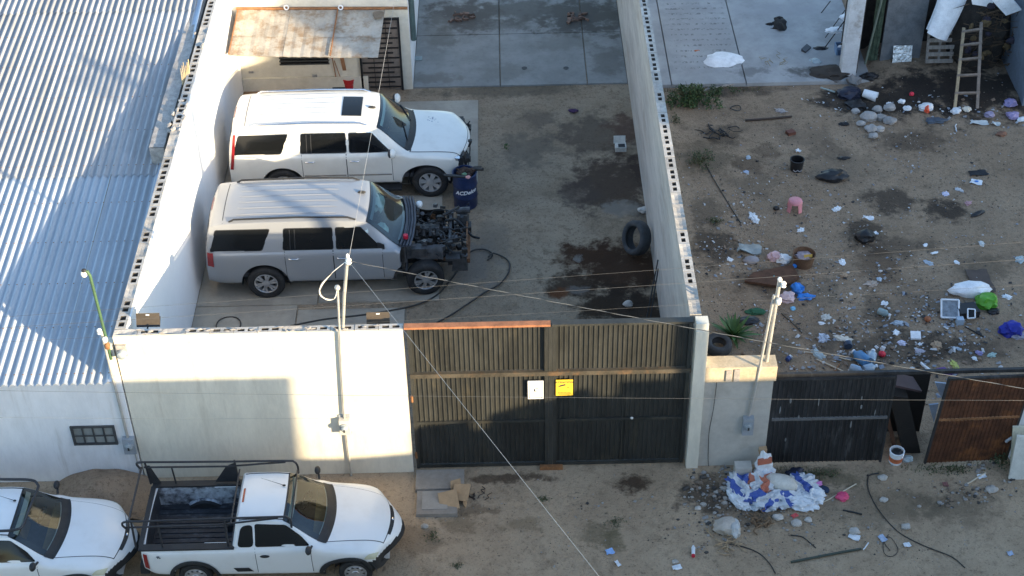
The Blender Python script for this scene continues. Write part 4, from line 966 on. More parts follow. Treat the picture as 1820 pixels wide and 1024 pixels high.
# ---------------------------------------------------------------- house at the back of the yard
m_yel = pm('yellowed_white_plaster', (.66,.62,.53), .9, .12, 1.0, .3, dirt=((.48,.42,.30), .3, 1.2))
bh = thing('yard_house', (-2.6, YB, 0), 'white house at the back of the yard with a rusty sheet canopy', 'house')
q = MB().box(XI+.004, -.5, YB, 18.3, -.05, 3.1); q.m = [0,0,0,1,0,0]; put('wall', q, [m_yel, m_white], bh)
put('plinth', MB().box(XI+.006, -1.6, YB-.06, YB-.002, -.02, .42), m_yel, bh)
put('plinth', MB().box(XI+.006, -1.75, YB-.5, YB-.064, -.02, .06), pm('brown_floor_paint', (.27,.17,.10), .8, .25, 3), bh)
m_fib = pm('weathered_fibre_sheet', (.41,.375,.32), .85, .22, 1.6, .35, 20, dirt=((.24,.165,.10), .55, 2.6))
RL, RR_ = aty(424,17,YB-.03), aty(684,17,YB-.03); FL, FR = atz(407,98,2.06), atz(672,102,2.06)
cn = None
for j in range(2):
    for i, (u0, u1) in enumerate(((0,.36),(.36,.68),(.68,1))):
        v0, v1 = ((0,.60),(.58,1))[j]; lift = .012*(1-j)+.006*(i%2)
        def fn(u, v):
            uu = u0+(u1-u0)*u; vv = v0+(v1-v0)*v; p = RL.lerp(RR_, uu).lerp(FL.lerp(FR, uu), vv)
            return p+Vector((0,0,lift+.012*fnoise(uu*6,vv*3,1,i+3*j)+.006*math.sin(uu*90)-.02*math.sin(math.pi*uu)*vv))
        q = MB(); q.grid(fn, 14, 8); k = len(q.v); q.v += [p-Vector((0,0,.014)) for p in q.v[:]]; q.f += [tuple(a+k for a in f[::-1]) for f in q.f[:]]; q.m = [0]*len(q.f)
        put('canopy_sheet', q, m_fib, bh)
q = MB().tube([RL+Vector((-.05,-.02,.035)), RR_+Vector((.55,-.02,.035))], .035, 6); put('canopy_beam', q, m_rust, bh)
q = MB().tube([RL.lerp(RR_,.68)+Vector((0,0,.04)), FL.lerp(FR,.68)+Vector((0,0,.03))], .016, 6); put('canopy_strip', q, m_rust, bh)
q = MB().tube([RL+Vector((-.01,0,.02)), FL+Vector((-.01,0,.02))], .016, 6); put('canopy_strip', q, m_rust, bh)
for u in (.33, .70): put('canopy_hook', MB().lathe([(.05+.018*math.cos(t*.785), .018*math.sin(t*.785)) for t in range(8)], RL.lerp(RR_,u)+Vector((0,-.05,.08)), (0,-1,.3), 14, closed=True), m_white, bh)
put('canopy_stain', MB().prism([(a.x+RR_.x-.02, a.y+RR_.y-.28) for a in [Vector((-.12+.13*math.cos(t)*(1+.2*math.sin(3*t)), .2*math.sin(t)*(1+.15*math.cos(2*t)))) for t in [k*.45 for k in range(14)]]], RR_.z+.002, RR_.z+.022), pm('brown_putty', (.20,.16,.12), .9, .2, 5), bh)
wx0, wx1 = aty(497,100,YB).x, aty(583,100,YB).x; wz1, wz0 = aty(540,92,YB).z, aty(540,113,YB).z
wn = put('window', MB().box(wx0, wx1, YB-.01, YB+.02, wz0, wz1+.35), m_tint, bh)
for k in range(3): put('window_slat', MB().box(wx0-.02, wx1+.02, YB-.04, YB-.012, wz0-.02+k*.09, wz0+.015+k*.09), m_frame, wn)
m_iron = pm('black_iron_bar', (.018,.018,.02), .5, .3, 6, .1)
dx0, dx1, dz1 = aty(645,160,YB).x+.02, aty(716,160,YB).x, 2.0
dr = put('iron_door', MB().box(dx0, dx1, YB-.02, YB+.02, 0.0, dz1), pm('taupe_door_sheet', (.20,.165,.14), .7, .25, 3), bh)
for (a, b_) in ((dx0-.03,dx0+.02),(dx1-.02,dx1+.03)): put('door_frame', MB().box(a, b_, YB-.06, YB-.022, 0, dz1+.04), m_iron, dr)
put('door_frame', MB().box(dx0+.021, dx1-.021, YB-.06, YB-.022, dz1-.02, dz1+.04), m_iron, dr)
for k in range(14):
    z = .1+k*.138; a = dx0+.03+(.0 if k % 2 else .14); b_ = dx1-.03-(.14 if k % 2 else .0)
    put('door_bar', MB().box(a, b_, YB-.05, YB-.024, z-.016, z+.016), m_iron, dr)
for fx in (.33, .68): put('door_bar', MB().box(dx0+(dx1-dx0)*fx-.008, dx0+(dx1-dx0)*fx+.008, YB-.065, YB-.052, .05, dz1-.03), m_iron, dr)
put('drain_pipe', MB().tube([(-.43, YB+.35, 1.2), (-.43, YB+.35, 3.0)], .07, 8), pm('dark_green_pipe', (.07,.11,.11), .5), bh)
for (px, py) in ((447,128),(560,135)): 
    p = aty(px, py, YB-.02); put('outlet', MB().box(p.x-.07, p.x+.05, YB-.035, YB-.002, p.z-.03, p.z+.03), pm('grey_plastic', (.3,.3,.3), .5), bh)
# mop, broom, plank and bucket by the house
def stick(name, a, b_, r, mat, label, cat, extra=None):
    q = MB().tube([a, b_], r, 7)
    if extra: extra(q)
    return put(name, q, mat, None, label, cat, smooth=50)
m_wood = pm('old_brown_wood', (.30,.15,.08), .8, .3, 5, .3, stretch=(1,1,.2)); m_greywood = pm('grey_weathered_wood', (.30,.27,.24), .85, .3, 5, .4, stretch=(3,3,.5))
a = atz(601,158,.05)
bt = thing('mop', a, 'thin mop with a red head leaning upside down against the yard house', 'mop')
tp = aty(590,100,YB-.08)
put('handle', MB().tube([a, tp], .014, 7), m_wood, bt); put('head', MB().blob(tp+Vector((0,-.03,.03)), (.06,.05,.07), .3, 2, 2), pm('dull_red_cloth', (.42,.07,.07), .9), bt)
a = atz(612,157,.05); tp = aty(594,108,YB-.1)
bt = thing('broom', a, 'brown broom leaning beside the mop at the yard house', 'broom')
put('handle', MB().tube([a, tp], .012, 7), m_wood, bt); put('head', MB().obox(a+Vector((-.13,-.05,.03)), (.17,-.03,0), (.01,.05,0), (0,0,.05)), m_blackp, bt)
a = atz(619,155,.03); tp = aty(607,100,YB-.05)
put('plank', MB().obox((a+tp)/2, (.045,0,0), (0,.015,.004), (tp-a)/2), m_wood, None, 'brown plank standing in the red bucket against the yard house', 'plank')
def bucket(name, p, r, h, mat, label, cat='bucket', taper=.82, handle=True, fill=None):
    b_ = thing(name, p, label, cat)
    put('pail', MB().lathe([(.001,.012),(r*taper-.01,.012),(r-.012,h-.01),(r-.012,h),(r+.008,h),(r+.008,h-.02),(r,h-.022),(r*taper,0),(.001,0)], p, (0,0,1), 22), mat, b_, smooth=40)
    if handle: put('handle', MB().tube([Vector(p)+Vector((r*math.cos(t), -r*.9*math.sin(t), h*.9-.12*math.sin(t))) for t in [k*math.pi/8 for k in range(9)]], .006, 5), m_chrome, b_)
    if fill: put('contents', MB().blob(Vector(p)+Vector((0,0,h*.8)), (r*.88,r*.88,.06), .3, 2, 2), fill, b_)
    return b_
m_redpl = pm('red_plastic', (.50,.03,.035), .45, .12, 4, .05)
bucket('bucket', atz(622,158,0), .18, .34, m_redpl, 'red plastic bucket by the yard house door')

# ---------------------------------------------------------------- things in the yard
# blue drum
dp = atz(828,362,0); m_blue = pm('blue_drum_paint', (.014,.028,.085), .45, .3, 4, .15, 30, dirt=((.05,.05,.06), .3, 5), coat=.2)
dm = thing('oil_drum', dp, 'dark blue steel drum full of scrap in front of the white SUV', 'drum')
rd, hd = .265, .86
prof = [(.001,.01),(rd-.005,.01),(rd,.0),(rd,.02)]
for zz in (.28,.58): prof += [(rd,zz-.03),(rd+.012,zz-.01),(rd+.012,zz+.01),(rd,zz+.03)]
prof += [(rd,hd-.02),(rd+.01,hd-.01),(rd+.01,hd+.01),(rd-.012,hd+.01),(rd-.012,hd-.15),(.001,hd-.16)]
put('barrel', MB().lathe(prof, dp, (0,0,1), 40), m_blue, dm, smooth=40)
tm = text_mb('ACDelco', .135, Matrix.Identity(4), .002, bold=.004)
for v in tm.v:
    x = v.x+v.y*.25; t = x/rd+R(6); zz = v.y+.43+x*.10; r_ = rd+.004+v.z
    v.x, v.y, v.z = dp.x+r_*math.sin(t), dp.y-r_*math.cos(t), dp.z+zz
put('lettering', tm, pm('white_print', (.85,.85,.86), .5, .03, 3, 0), dm)
rr = random.Random(7); q = MB()
for i in range(26):
    t = rr.uniform(0,6.28); r_ = rr.uniform(0,.2); e = [rr.uniform(.02,.08) for _ in range(3)]; rot = Matrix.Rotation(rr.uniform(-1,1),3,'Z') @ Matrix.Rotation(rr.uniform(-.8,.8),3,'X')
    q.obox(dp+Vector((r_*math.cos(t), r_*math.sin(t), hd+rr.uniform(-.1,.05))), rot @ Vector((e[0],0,0)), rot @ Vector((0,e[1],0)), rot @ Vector((0,0,e[2]*.5)))
put('scrap', q, pm('rusty_black_scrap', (.05,.03,.022), .8, .5, 8), dm)
q = MB().obox(dp+Vector((-.22,-.18,hd+.03)), (.24,-.03,-.01), (0,.035,0), (0,0,.018)); q.tube([dp+Vector((.1,.1,hd)), dp+Vector((.42,.02,hd+.06))], .035, 8); q.tube([dp+Vector((.2,.15,hd)), dp+Vector((.38,.14,hd+.02))], .045, 8)
put('scrap_bar', q, m_mech, dm)
put('rag', MB().blob(dp+Vector((.08,-.22,hd+.02)), (.06,.05,.04), .4, 2, 2), pm('pink_rag', (.6,.3,.28), .9), dm)
put('rag', MB().blob(dp+Vector((.0,-.12,hd+.03)), (.06,.05,.04), .4, 2, 2), pm('green_rag', (.12,.22,.14), .9), dm)
# tyre propped against the right wall
def tyre(name, c, ax, r, wd, label, r_in=None):
    ri = r_in or r*.58; h = wd/2
    q = MB().lathe([(ri,-h*.75),(ri+.02,-h*.95),(r-.05,-h),(r-.012,-h*.8),(r,-h*.55),(r,h*.55),(r-.012,h*.8),(r-.05,h),(ri+.02,h*.95),(ri,h*.75),(ri+.05,0)], c, ax, 40, closed=True)
    return put(name, q, pm('dusty_tyre_rubber', (.055,.057,.06), .9, .3, 5, .4, 60), None, label, 'tyre', smooth=50)
tyre('tyre', Vector((4.56,6.42,.42)), (-.80,-.42,.36), .38, .27, 'big black tyre propped against the raw grey yard wall', .25)
# hoses on the yard ground
m_hose = pm('dark_rubber_hose', (.05,.045,.04), .6, .3, 8)
def zoom1(pts): return [atz(600+x/3.94, 300+y/3.94, .03) for x, y in pts]
hp = zoom1([(-330,1100),(-100,1055),(120,1030),(330,1000),(560,950),(700,880),(800,770),(860,680),(910,600),(960,568),(1030,565),(1080,590),(1078,618),(1050,640)])
put('hose', MB().tube(curve_pts(hp, 8), .018, 7), m_hose, None, 'long dark hose running from the front wall to the left half of the heart shape', 'hose', smooth=180)
hp = zoom1([(1055,632),(1085,605),(1130,603),(1180,630),(1205,670),(1190,740),(1130,810),(1040,860),(920,940),(800,1020),(700,1075),(640,1110)]); hp[0].z += .05; hp[1].z += .05
put('hose', MB().tube(curve_pts(hp, 8), .018, 7), m_hose, None, 'dark hose curving down the right half of the heart shape', 'hose', smooth=180)
c = atz(406,578,.03); put('cable_ring', MB().tube([c+Vector((.25*math.cos(t),.25*math.sin(t)*1.1,.01*math.sin(3*t))) for t in [k*.2618 for k in range(25)]], .013, 6), m_hose, None, 'ring of dark cable lying behind the cream wall', 'cable', smooth=180)
# lamp panels on the inside of the front wall
m_panel = pm('brown_panel_face', (.075,.058,.04), .4, .2, 4, .05)
for (px, py, lab) in ((263,569,'flat brown lamp panel on the front wall near the left corner'), (672,567,'flat brown lamp panel on the front wall near the gate')):
    p = aty(px, py, .42); s = thing('wall_light', p, lab, 'lamp', 'lamp panels on the front wall')
    put('panel', MB().obox(p, (.20,0,0), (0,.06,.105), (0,-.012,.008)), m_panel, s); put('case', MB().obox(p+Vector((0,.03,-.06)), (.19,0,0), (0,.08,.05), (0,-.03,.03)), m_blackp, s)
    put('bracket', MB().tube([p+Vector((0,0,-.05)), Vector((p.x,.2,HW-.1))], .015, 6), m_iron, s); put('sensor', MB().obox(p+Vector((0,.035,.085)), (.03,0,0), (0,.004,.008), (0,-.006,.004)), m_signw, s)
# odds and ends in the yard
def crumple(name, p, r, mat, label, cat, seed=1, amp=.45, freq=1.7, sub=3, group=None, rz=0, smooth=40, ridge=False):
    rx, ry, rz_ = r; b_ = MB().blob(Vector(p)+Vector((0,0,rz_*.45)), (rx,ry,rz_), amp, freq, sub, .45, seed, rot=Matrix.Rotation(rz,3,'Z').to_euler(), ridge=ridge)
    return put(name, b_, mat, None, label, cat, group, smooth=smooth)
def clothm(n, c, v=.15): return pm(n, c, .9, v, 5, .3, 25)
crumple('rag', atz(1019,198), (.12,.08,.04), clothm('dark_purple_cloth', (.06,.03,.08)), 'small dark purple rag on the yard ground', 'rag', 2)
p = atz(1103,266); s = thing('opened_box', p, 'small opened white box by the raw grey wall', 'box')
put('carton', MB().box(p.x-.13,p.x+.13,p.y-.1,p.y+.12,0,.12), pm('white_carton', (.62,.6,.55), .8), s); put('lid', MB().obox(p+Vector((-.02,.16,.18)), (.14,0,0), (0,.02,.09), (0,.006,.001)), pm('white_carton', (.62,.6,.55)), s); put('opening', MB().box(p.x-.06,p.x+.10,p.y-.08,p.y+.06,.121,.125), m_blackp, s)
m_stone = pm('pale_stone', (.48,.45,.41), .9, .25, 6, .5, 40, orand=.2)
def stone(p, r, label, seed=1, name='stone', mat=None, grp=None):
    return put(name, MB().blob(Vector(p)+Vector((0,0,r*.4)), (r*1.15,r*.95,r*.75), .35, 1.3, 3, .55, seed), mat or m_stone, None, label, 'stone', grp, smooth=35)
stone(atz(1117,543), .09, 'pale lump on the black oil stain by the gate', 4); stone(atz(1143,376), .10, 'pale stone at the foot of the raw grey wall', 9); stone(atz(1181,292), .06, 'small white lump at the raw grey wall foot', 6)
b = MB()
for k in range(14):
    t = k*.9; L = .05+.02*(k%3); p = atz(900,262)+Vector((.03*math.cos(t*2),.02*k-.12,0)); e = Vector((math.cos(t),math.sin(t),1)).normalized(); w_ = e.cross(Vector((0,0,1))).normalized()*.02
    b.add([p, p+e*L*.6+w_, p+e*L, p+e*L*.6-w_], [(0,1,2,3)])
put('weed', b, pm('green_leaf', (.06,.13,.035), .7, .3, 8, 0), None, 'little green weed in the middle of the yard', 'plant')
m_rod = m_iron
for i, (a, b_, lab) in enumerate((((1148,572,0),(1190,503,.9),'thin dark rod leaning on the raw wall, the longer of two'), ((1155,572,0),(1187,517,.75),'thin dark rod leaning on the raw wall, the shorter of two'))):
    A = atz(a[0],a[1],0); B = Vector((XR-.02, A.y+.9-.1*i, b_[2])); put('rod', MB().tube([A,B], .014, 6), m_rod, None, lab, 'rod')
q = MB()
rr = random.Random(31)
for (cx, cy, n) in ((822,30,16),(1030,30,16)):
    c = atz(cx, cy, .05)
    nm = thing('rubble_patch', c-Vector((0,0,.025)), 'patch of broken brick set in the rear driveway, the %s one' % ('left' if cx < 900 else 'right'), 'rubble')
    for i in range(n): put('brick', MB().obox(c+Vector((rr.uniform(-.3,.3), rr.uniform(-.25,.25), 0)), Matrix.Rotation(rr.uniform(0,3),3,'Z') @ Vector((rr.uniform(.04,.09),0,0)), Matrix.Rotation(rr.uniform(0,3),3,'Z') @ Vector((0,rr.uniform(.03,.05),0)), (0,0,.03)), pm('dull_brick_bits', (.17,.11,.085), .9, .3, 6, orand=.3), nm)
for (px,py,lab) in ((932,121,'left small drain hole in the rear driveway'),(1006,121,'right small drain hole in the rear driveway')):
    p = atz(px,py,.03); put('drain', MB().lathe([(.001,.0),(.05,.0),(.07,.004),(.07,-.01)], p, (0,0,1), 16), m_blackp, None, lab, 'drain')
p = atz(742,104,.03); put('drain_cover', MB().box(p.x-.12,p.x+.12,p.y-.1,p.y+.1,.028,.04).box(p.x-.05,p.x+.05,p.y-.04,p.y+.04,.041,.048), pm('green_grey_cover', (.22,.27,.27), .6), None, 'small grey-green inspection cover beside the yard house', 'cover')

# ---------------------------------------------------------------- electricity: masts, meters, lamp, cables
m_pipe = pm('galvanised_pipe', (.46,.45,.42), .45, .15, 5, .05, metal=.3); m_mbox = pm('grey_meter_box', (.30,.33,.36), .5, .12, 4, .1); m_porc = pm('porcelain_white', (.78,.76,.70), .35, .08, 4, 0)
m_glass2 = pm('meter_glass', (.30,.34,.36), .08, .2, 4, 0, coat=.6)
def meter(par, x, y, z, w_, h, boxm, facer=.06, pot=.09):
    put('meter_box', MB().box(x-w_/2, x+w_/2, y-.11, y, z-h/2, z+h/2, top=(.004,.004)), boxm, par)
    m_ = put('meter_glass', MB().lathe([(facer+.02,0),(facer+.02,.02),(facer,.025),(facer*.95,pot*.8),(facer*.6,pot),(.001,pot)], (x, y-.11, z+.02), (0,-1,0), 20), m_glass2, par, smooth=50)
    put('meter_dial', MB().box(x-facer*.25, x+facer*.25, y-.112-pot*.99, y-.112-pot*.95, z-facer*.5, z+facer*.6), m_blackp, m_)
ms = thing('service_mast', (-1.17, -.05, 0), 'grey conduit mast with a meter on the cream wall beside the big gate', 'mast')
put('conduit', MB().tube([(-1.17,-.05,-.05),(-1.175,-.05,1.1)], .02, 10), m_pipe, ms, smooth=50); put('conduit', MB().tube([(-1.175,-.05,1.45),(-1.11,-.05,3.0),(-1.04,-.05,4.40)], .021, 10), m_pipe, ms, smooth=50)
q = MB().box(-1.28,-1.08,-.02,0,1.05,1.50); put('back_plate', q, m_mbox, ms)
meter(ms, -1.18, -.02, 1.28, .19, .34, pm('pale_meter_box', (.55,.53,.48), .5, .12, 4, .1))
put('thick_pole', MB().tube([(-1.06,.12,3.3),(-.95,-.0,4.2),(-.815,-.1,5.10)], .03, 10), m_pipe, ms, smooth=50)
put('weatherhead', MB().blob((-1.04,-.06,4.44), (.05,.06,.05), .1, 1, 2), m_pipe, ms, smooth=180)
put('insulator', MB().lathe([(.001,.08),(.03,.07),(.05,.04),(.03,.02),(.055,-.01),(.03,-.05),(.001,-.06)], (-.80,-.13,5.03), (0,0,1), 14), m_porc, ms, smooth=60)
put('pole_cap', MB().blob((-.81,-.1,5.13), (.03,.03,.05), .1, 1, 2), m_porc, ms)
for k, (dx, dz) in enumerate(((-.10,-.28),(-.14,-.22),(-.07,-.33))):
    q = MB().tube(curve_pts([(-1.04,-.08,4.43),(-1.10,-.10,4.25),(-1.2+dx*.3,-.10,4.22+.02*k),(-1.28+dx*.4,-.1,4.34),(-1.30,-.1,4.5+.03*k),(-1.1,-.1,4.78),(-.84,-.1,5.02)], 6), .008, 6)
    put('drip_loop', q, m_porc if k != 2 else m_blackp, ms, smooth=180)
ms = thing('service_mast', (-5.08,-.06,0), 'grey conduit mast with a grey meter box on the white house front', 'mast')
put('conduit', MB().tube([(-5.09,-.06,1.1),(-5.10,-.06,2.5),(-5.11,-.05,3.60)], .024, 10), m_pipe, ms, smooth=50)
meter(ms, -5.08, -.02, .92, .22, .36, m_mbox, .065, .06)
put('insulator', MB().lathe([(.001,.07),(.03,.06),(.045,.03),(.03,.0),(.045,-.03),(.001,-.06)], (-5.13,-.09,3.62), (0,0,1), 12), m_porc, ms, smooth=60); put('insulator', MB().blob((-5.06,-.1,3.45), (.05,.04,.07), .2, 2, 2), m_porc, ms)
put('clamp', MB().blob((-5.06,-.06,3.28), (.05,.05,.08), .2, 2, 2), m_rust, ms)
put('conduit', MB().tube([(-5.02,-.045,-.05),(-5.03,-.045,.74)], .014, 8), m_pipe, ms)
mg = thing('round_meter', (-4.84,-.03,3.05), 'round glass meter at the top left corner of the cream wall', 'meter')
put('base', MB().box(-4.93,-4.76,-.05,-.002,3.02,3.26), m_mortar, mg); put('glass', MB().lathe([(.085,0),(.085,.03),(.075,.09),(.04,.11),(.001,.11)], (-4.845,-.05,3.10), (0,-1,0), 20), m_glass2, mg, smooth=50)
lg = thing('street_light', (-5.05,-.02,2.9), 'green pipe arm holding a white lamp above the white house roof', 'lamp')
A = aty(192,615,-.02); B = aty(178,560,.0); Cc = aty(160,490,.0); D = aty(155,482,.0)
put('arm', MB().tube([A+Vector((0,0,-.3)),A,B,Cc,D,aty(149,482,0)], .026, 10), pm('green_pipe_paint', (.06,.12,.06), .55, .2, 5), lg, smooth=50); put('lamp_holder', MB().blob(aty(149,481,0), (.045,.04,.035), .1, 1, 2), m_blackp, lg)
put('bulb', MB().blob(aty(149,487,0), (.055,.05,.07), .05, 1, 2), m_porc, lg, smooth=180)
ms = thing('service_mast', (6.05,-.06,0), 'pair of pale pipes with a meter rising over the raw cement meter wall', 'mast')
T = aty(1386,497,-.1)
put('conduit', MB().tube([(6.04,-.05,1.3),(6.12,-.05,2.2),(T.x-.06,-.08,T.z-.35)], .024, 10), m_pipe, ms, smooth=50); put('thick_pole', MB().tube([aty(1362,645,.1), T], .034, 10), m_pipe, ms, smooth=50)
meter(ms, 6.04, -.0, 1.06, .2, .40, m_mbox, .065, .05)
put('insulator', MB().lathe([(.001,.07),(.03,.06),(.05,.03),(.03,.0),(.05,-.03),(.001,-.06)], T+Vector((.06,-.04,-.08)), (0,0,1), 12), m_porc, ms, smooth=60); put('insulator', MB().blob(T+Vector((.02,-.02,-.45)), (.05,.05,.08), .3, 2, 2), m_porc, ms)
put('pole_cap', MB().blob(T, (.04,.04,.05), .1, 1, 2), m_porc, ms)
put('drop_cable', MB().tube(curve_pts([(5.42,-.02,2.3),(5.40,-.03,1.5),(5.36,-.02,.9),(5.38,-.02,.3),(5.4,-.03,.02)],6), .006, 5), m_blackp, ms)
m_wpale = pm('pale_cable', (.42,.40,.37), .6, .1, 3, 0); m_wgrey = pm('grey_cable', (.09,.09,.09), .6, .1, 3, 0); m_wdark = pm('dark_cable', (.04,.04,.04), .6, .1, 3, 0)
def wire(a, b_, d, r, mat, label, name='cable'): return put(name, MB().tube(sag(a, b_, d), r*.38, 6), mat, None, label, 'cable', smooth=180)
TOP = Vector((-.80,-.14,5.06))
wire(TOP, aty(704,-14,YB+.6), .03, .010, m_wpale, 'pale service cable from the mast top back over the SUVs to the yard house')
E_ = aty(1085,1050,-8.0); wire(TOP, E_, .0, .009, m_wpale, 'pale service cable running down across the gate towards the street')
def twisted(a, b_, d, label):
    t_ = thing('twisted_cable', a, label, 'cable'); P = sag(a, b_, d, 220)
    for k, mm in enumerate((pm('dull_aluminium_strand', (.24,.23,.21), .6, .1, 3, 0), m_wdark)):
        Q = [p+Vector((0, .0035*math.sin(i*.58+k*math.pi), .0035*math.cos(i*.58+k*math.pi))) for i, p in enumerate(P)]
        put('strand', MB().tube(Q, .0038, 6), mm, t_, smooth=180)
def depth_for(px, py, z):          # point on the sight line at a given height
    return atz(px, py, z)
twisted(TOP, depth_for(1850, 696, 5.6), .05, 'twisted black and pale cable from the mast top to the far right')
wire(depth_for(-30,566,6.2), depth_for(1850,428,6.2), .02, .0045, m_wgrey, 'thin street cable crossing the yard, highest of the three')
wire(depth_for(-30,585,6.0), depth_for(1850,459,6.0), .02, .0055, m_wgrey, 'thin street cable crossing the yard and passing the right hand pipes')
wire(depth_for(-30,610,5.8), depth_for(1850,505,5.8), .02, .004, m_wgrey, 'thin street cable crossing the yard, lowest of the three')
wire(depth_for(-30,694,5.6), depth_for(1850,712,5.6), .03, .006, m_wgrey, 'straight pale cable crossing in front of both gates')
wire(depth_for(-30,742,5.2), Vector((-1.12,-.10,1.5)), .02, .004, m_wgrey, 'thin cable slanting across the white house front to the wall meter')
# ---------------------------------------------------------------- the littered lot and the street
def thin(name, px, py, w_, d, mat, label, cat, rz=0, bend=.03, th=.004, dz=.012, seed=0, grp=None, tilt=0):
    """bent sheet of paper, card, cloth or foil with a little thickness"""
    p = G(px, py); q = MB(); cs, sn = math.cos(rz), math.sin(rz)
    def fn(u, v):
        x, y = (u-.5)*w_*(1+.15*fnoise(v*3,seed,1)), (v-.5)*d*(1+.15*fnoise(u*3,seed+4,1))
        return (p.x+x*cs-y*sn, p.y+x*sn+y*cs, p.z+dz+bend*(.5+fnoise(u*2.2+seed,v*2.2,1,seed)+.4*fnoise(u*5,v*5+seed,1))+tilt*v)
    q.grid(fn, 8, 8); k = len(q.v); q.v += [a-Vector((0,0,th)) for a in q.v[:]]; q.f += [tuple(i+k for i in f[::-1]) for f in q.f[:]]; q.m = [0]*len(q.f)
    return put(name, q, mat, None, label, cat, grp, smooth=60)
def heap(px, py): return G(px, py)
M_ = lambda n, c, r=.7, v=.15: pm(n, c, r, v, 6, .2, 30)
W1, W2 = M_('white_plastic_film', (.74,.77,.80), .5), M_('white_cloth', (.78,.80,.82), .9)
BLK, BLUE, PINK = M_('black_plastic_film', (.018,.018,.02), .4), M_('bright_blue_plastic', (.03,.20,.62), .4), M_('pink_plastic', (.62,.25,.28), .5)
GREY, BRN, CARD = M_('grey_foam', (.34,.38,.38), .9), M_('brown_rotten_board', (.10,.05,.03), .9, .35), M_('brown_cardboard', (.42,.28,.16), .9)
crumple('bedsheet', heap(1285,112), (.52,.36,.13), W2, 'large crumpled white bedsheet on the concrete floor of the lot', 'cloth', 3, .3, 1.4)
crumple('sponge_lump', heap(1238,95), (.1,.09,.07), M_('orange_foam', (.45,.13,.04), .8), 'small orange lump left of the white bedsheet', 'litter', 3)
thin('dark_chip', 1246, 84, .14, .06, BLK, 'small dark chip above the orange lump', 'litter', .1)
q = MB(); c = heap(1385,50)
q.blob(c+Vector((0,0,.06)), (.20,.34,.12), .4, 1.8, 3, .5, 5); q.blob(c+Vector((-.24,.06,.05)), (.14,.10,.08), .35, 2, 2, .5, 2); q.blob(c+Vector((.02,.32,.05)), (.16,.14,.1), .35, 2, 2, .5, 7); q.tube([c+Vector((-.1,-.16,.05)), c+Vector((-.3,-.17,.04)), c+Vector((-.46,-.16,.03))], [.07,.05,.04], 8)
put('jacket', q, clothm('black_jacket_cloth', (.012,.011,.012)), None, 'black jacket dropped on the concrete floor of the lot', 'jacket', smooth=50)
crumple('rag', heap(1402,52), (.12,.1,.04), clothm('tan_rag_cloth', (.28,.19,.13)), 'small tan rag beside the dropped black jacket', 'rag', 8)
thin('cardboard_sheet', 1430, 72, .36, .34, M_('damp_grey_card', (.10,.095,.10)), 'dark torn cardboard sheet on the lot concrete', 'cardboard', .3, .06)
q = MB(); c = heap(1432,94); q.obox(c+Vector((0,0,.08)), (.09,.12,0), (-.05,.05,.02), (0,0,.07)); put('dustpan', q, M_('dark_grey_plastic', (.06,.065,.075), .5), None, 'dark grey dustpan box below the torn cardboard', 'dustpan')
b_ = thing('push_broom', heap(1458,92), 'push broom with black bristles resting against the white post', 'broom')
c = heap(1458,92); put('head', MB().blob(c+Vector((0,0,.07)), (.20,.09,.08), .25, 2.5, 3), BLK, b_, smooth=50); put('handle', MB().tube([c+Vector((.12,.05,.1)), atz(1512,22,1.1)], .014, 6), m_iron, b_)
stick('rod', atz(1459,24,.02), atz(1476,2,.3), .013, m_iron, 'thin black rod standing at the top edge of the lot', 'rod')
stick('rod', heap(1464,72)+Vector((0,0,.02)), atz(1502,18,.9), .012, m_iron, 'thin black rod under the hanging white cloths', 'rod')
c = atz(1482,55,.5); crumple('cloth', c, (.2,.14,.05), W2, 'white cloth draped over a rod beside the white post, lower one', 'cloth', 5)
c = atz(1503,33,.8); crumple('cloth', c, (.13,.16,.06), W2, 'white cloth hanging on the rod by the white post, upper one', 'cloth', 9)
cr = thing('crate', heap(1497,98), 'light blue plastic crate with rags at the foot of the white post', 'crate'); c = heap(1497,98); mb_ = M_('faded_blue_plastic', (.16,.26,.42), .5)
for (x0,x1,y0,y1) in ((-.2,.2,-.16,-.14),(-.2,.2,.14,.16),(-.2,-.18,-.139,.139),(.18,.2,-.139,.139)):
    put('crate_side', MB().box(c.x+x0,c.x+x1,c.y+y0,c.y+y1,c.z,c.z+.30), mb_, cr)
put('crate_base', MB().box(c.x-.179,c.x+.179,c.y-.139,c.y+.139,c.z,c.z+.02), mb_, cr)
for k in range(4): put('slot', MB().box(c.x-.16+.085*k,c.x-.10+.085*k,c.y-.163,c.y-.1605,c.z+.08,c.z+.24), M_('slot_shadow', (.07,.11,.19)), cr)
crumple('rag', c+Vector((.04,.04,.2)), (.14,.1,.1), BLK, 'dark rag heaped in the light blue crate', 'rag', 3); crumple('paper_ball', c+Vector((-.1,-.06,.25)), (.06,.05,.05), W2, 'white paper ball in the light blue crate', 'paper', 4)
crumple('plastic_bag', heap(1447,114), (.17,.15,.1), M_('cloudy_bag', (.38,.45,.47), .4), 'cloudy plastic bag next to the dark soil heap', 'bag', 6)
crumple('soil_heap', heap(1478,136), (.55,.34,.16), M_('dark_soil', (.05,.042,.036), .95), 'heap of dark soil at the edge of the lot concrete', 'soil', 2, .4, 2.5)
stick('stick', heap(1414,119)+Vector((0,0,.02)), heap(1430,127)+Vector((0,0,.02)), .03, BLK, 'short black stick near the edge of the lot concrete', 'stick')
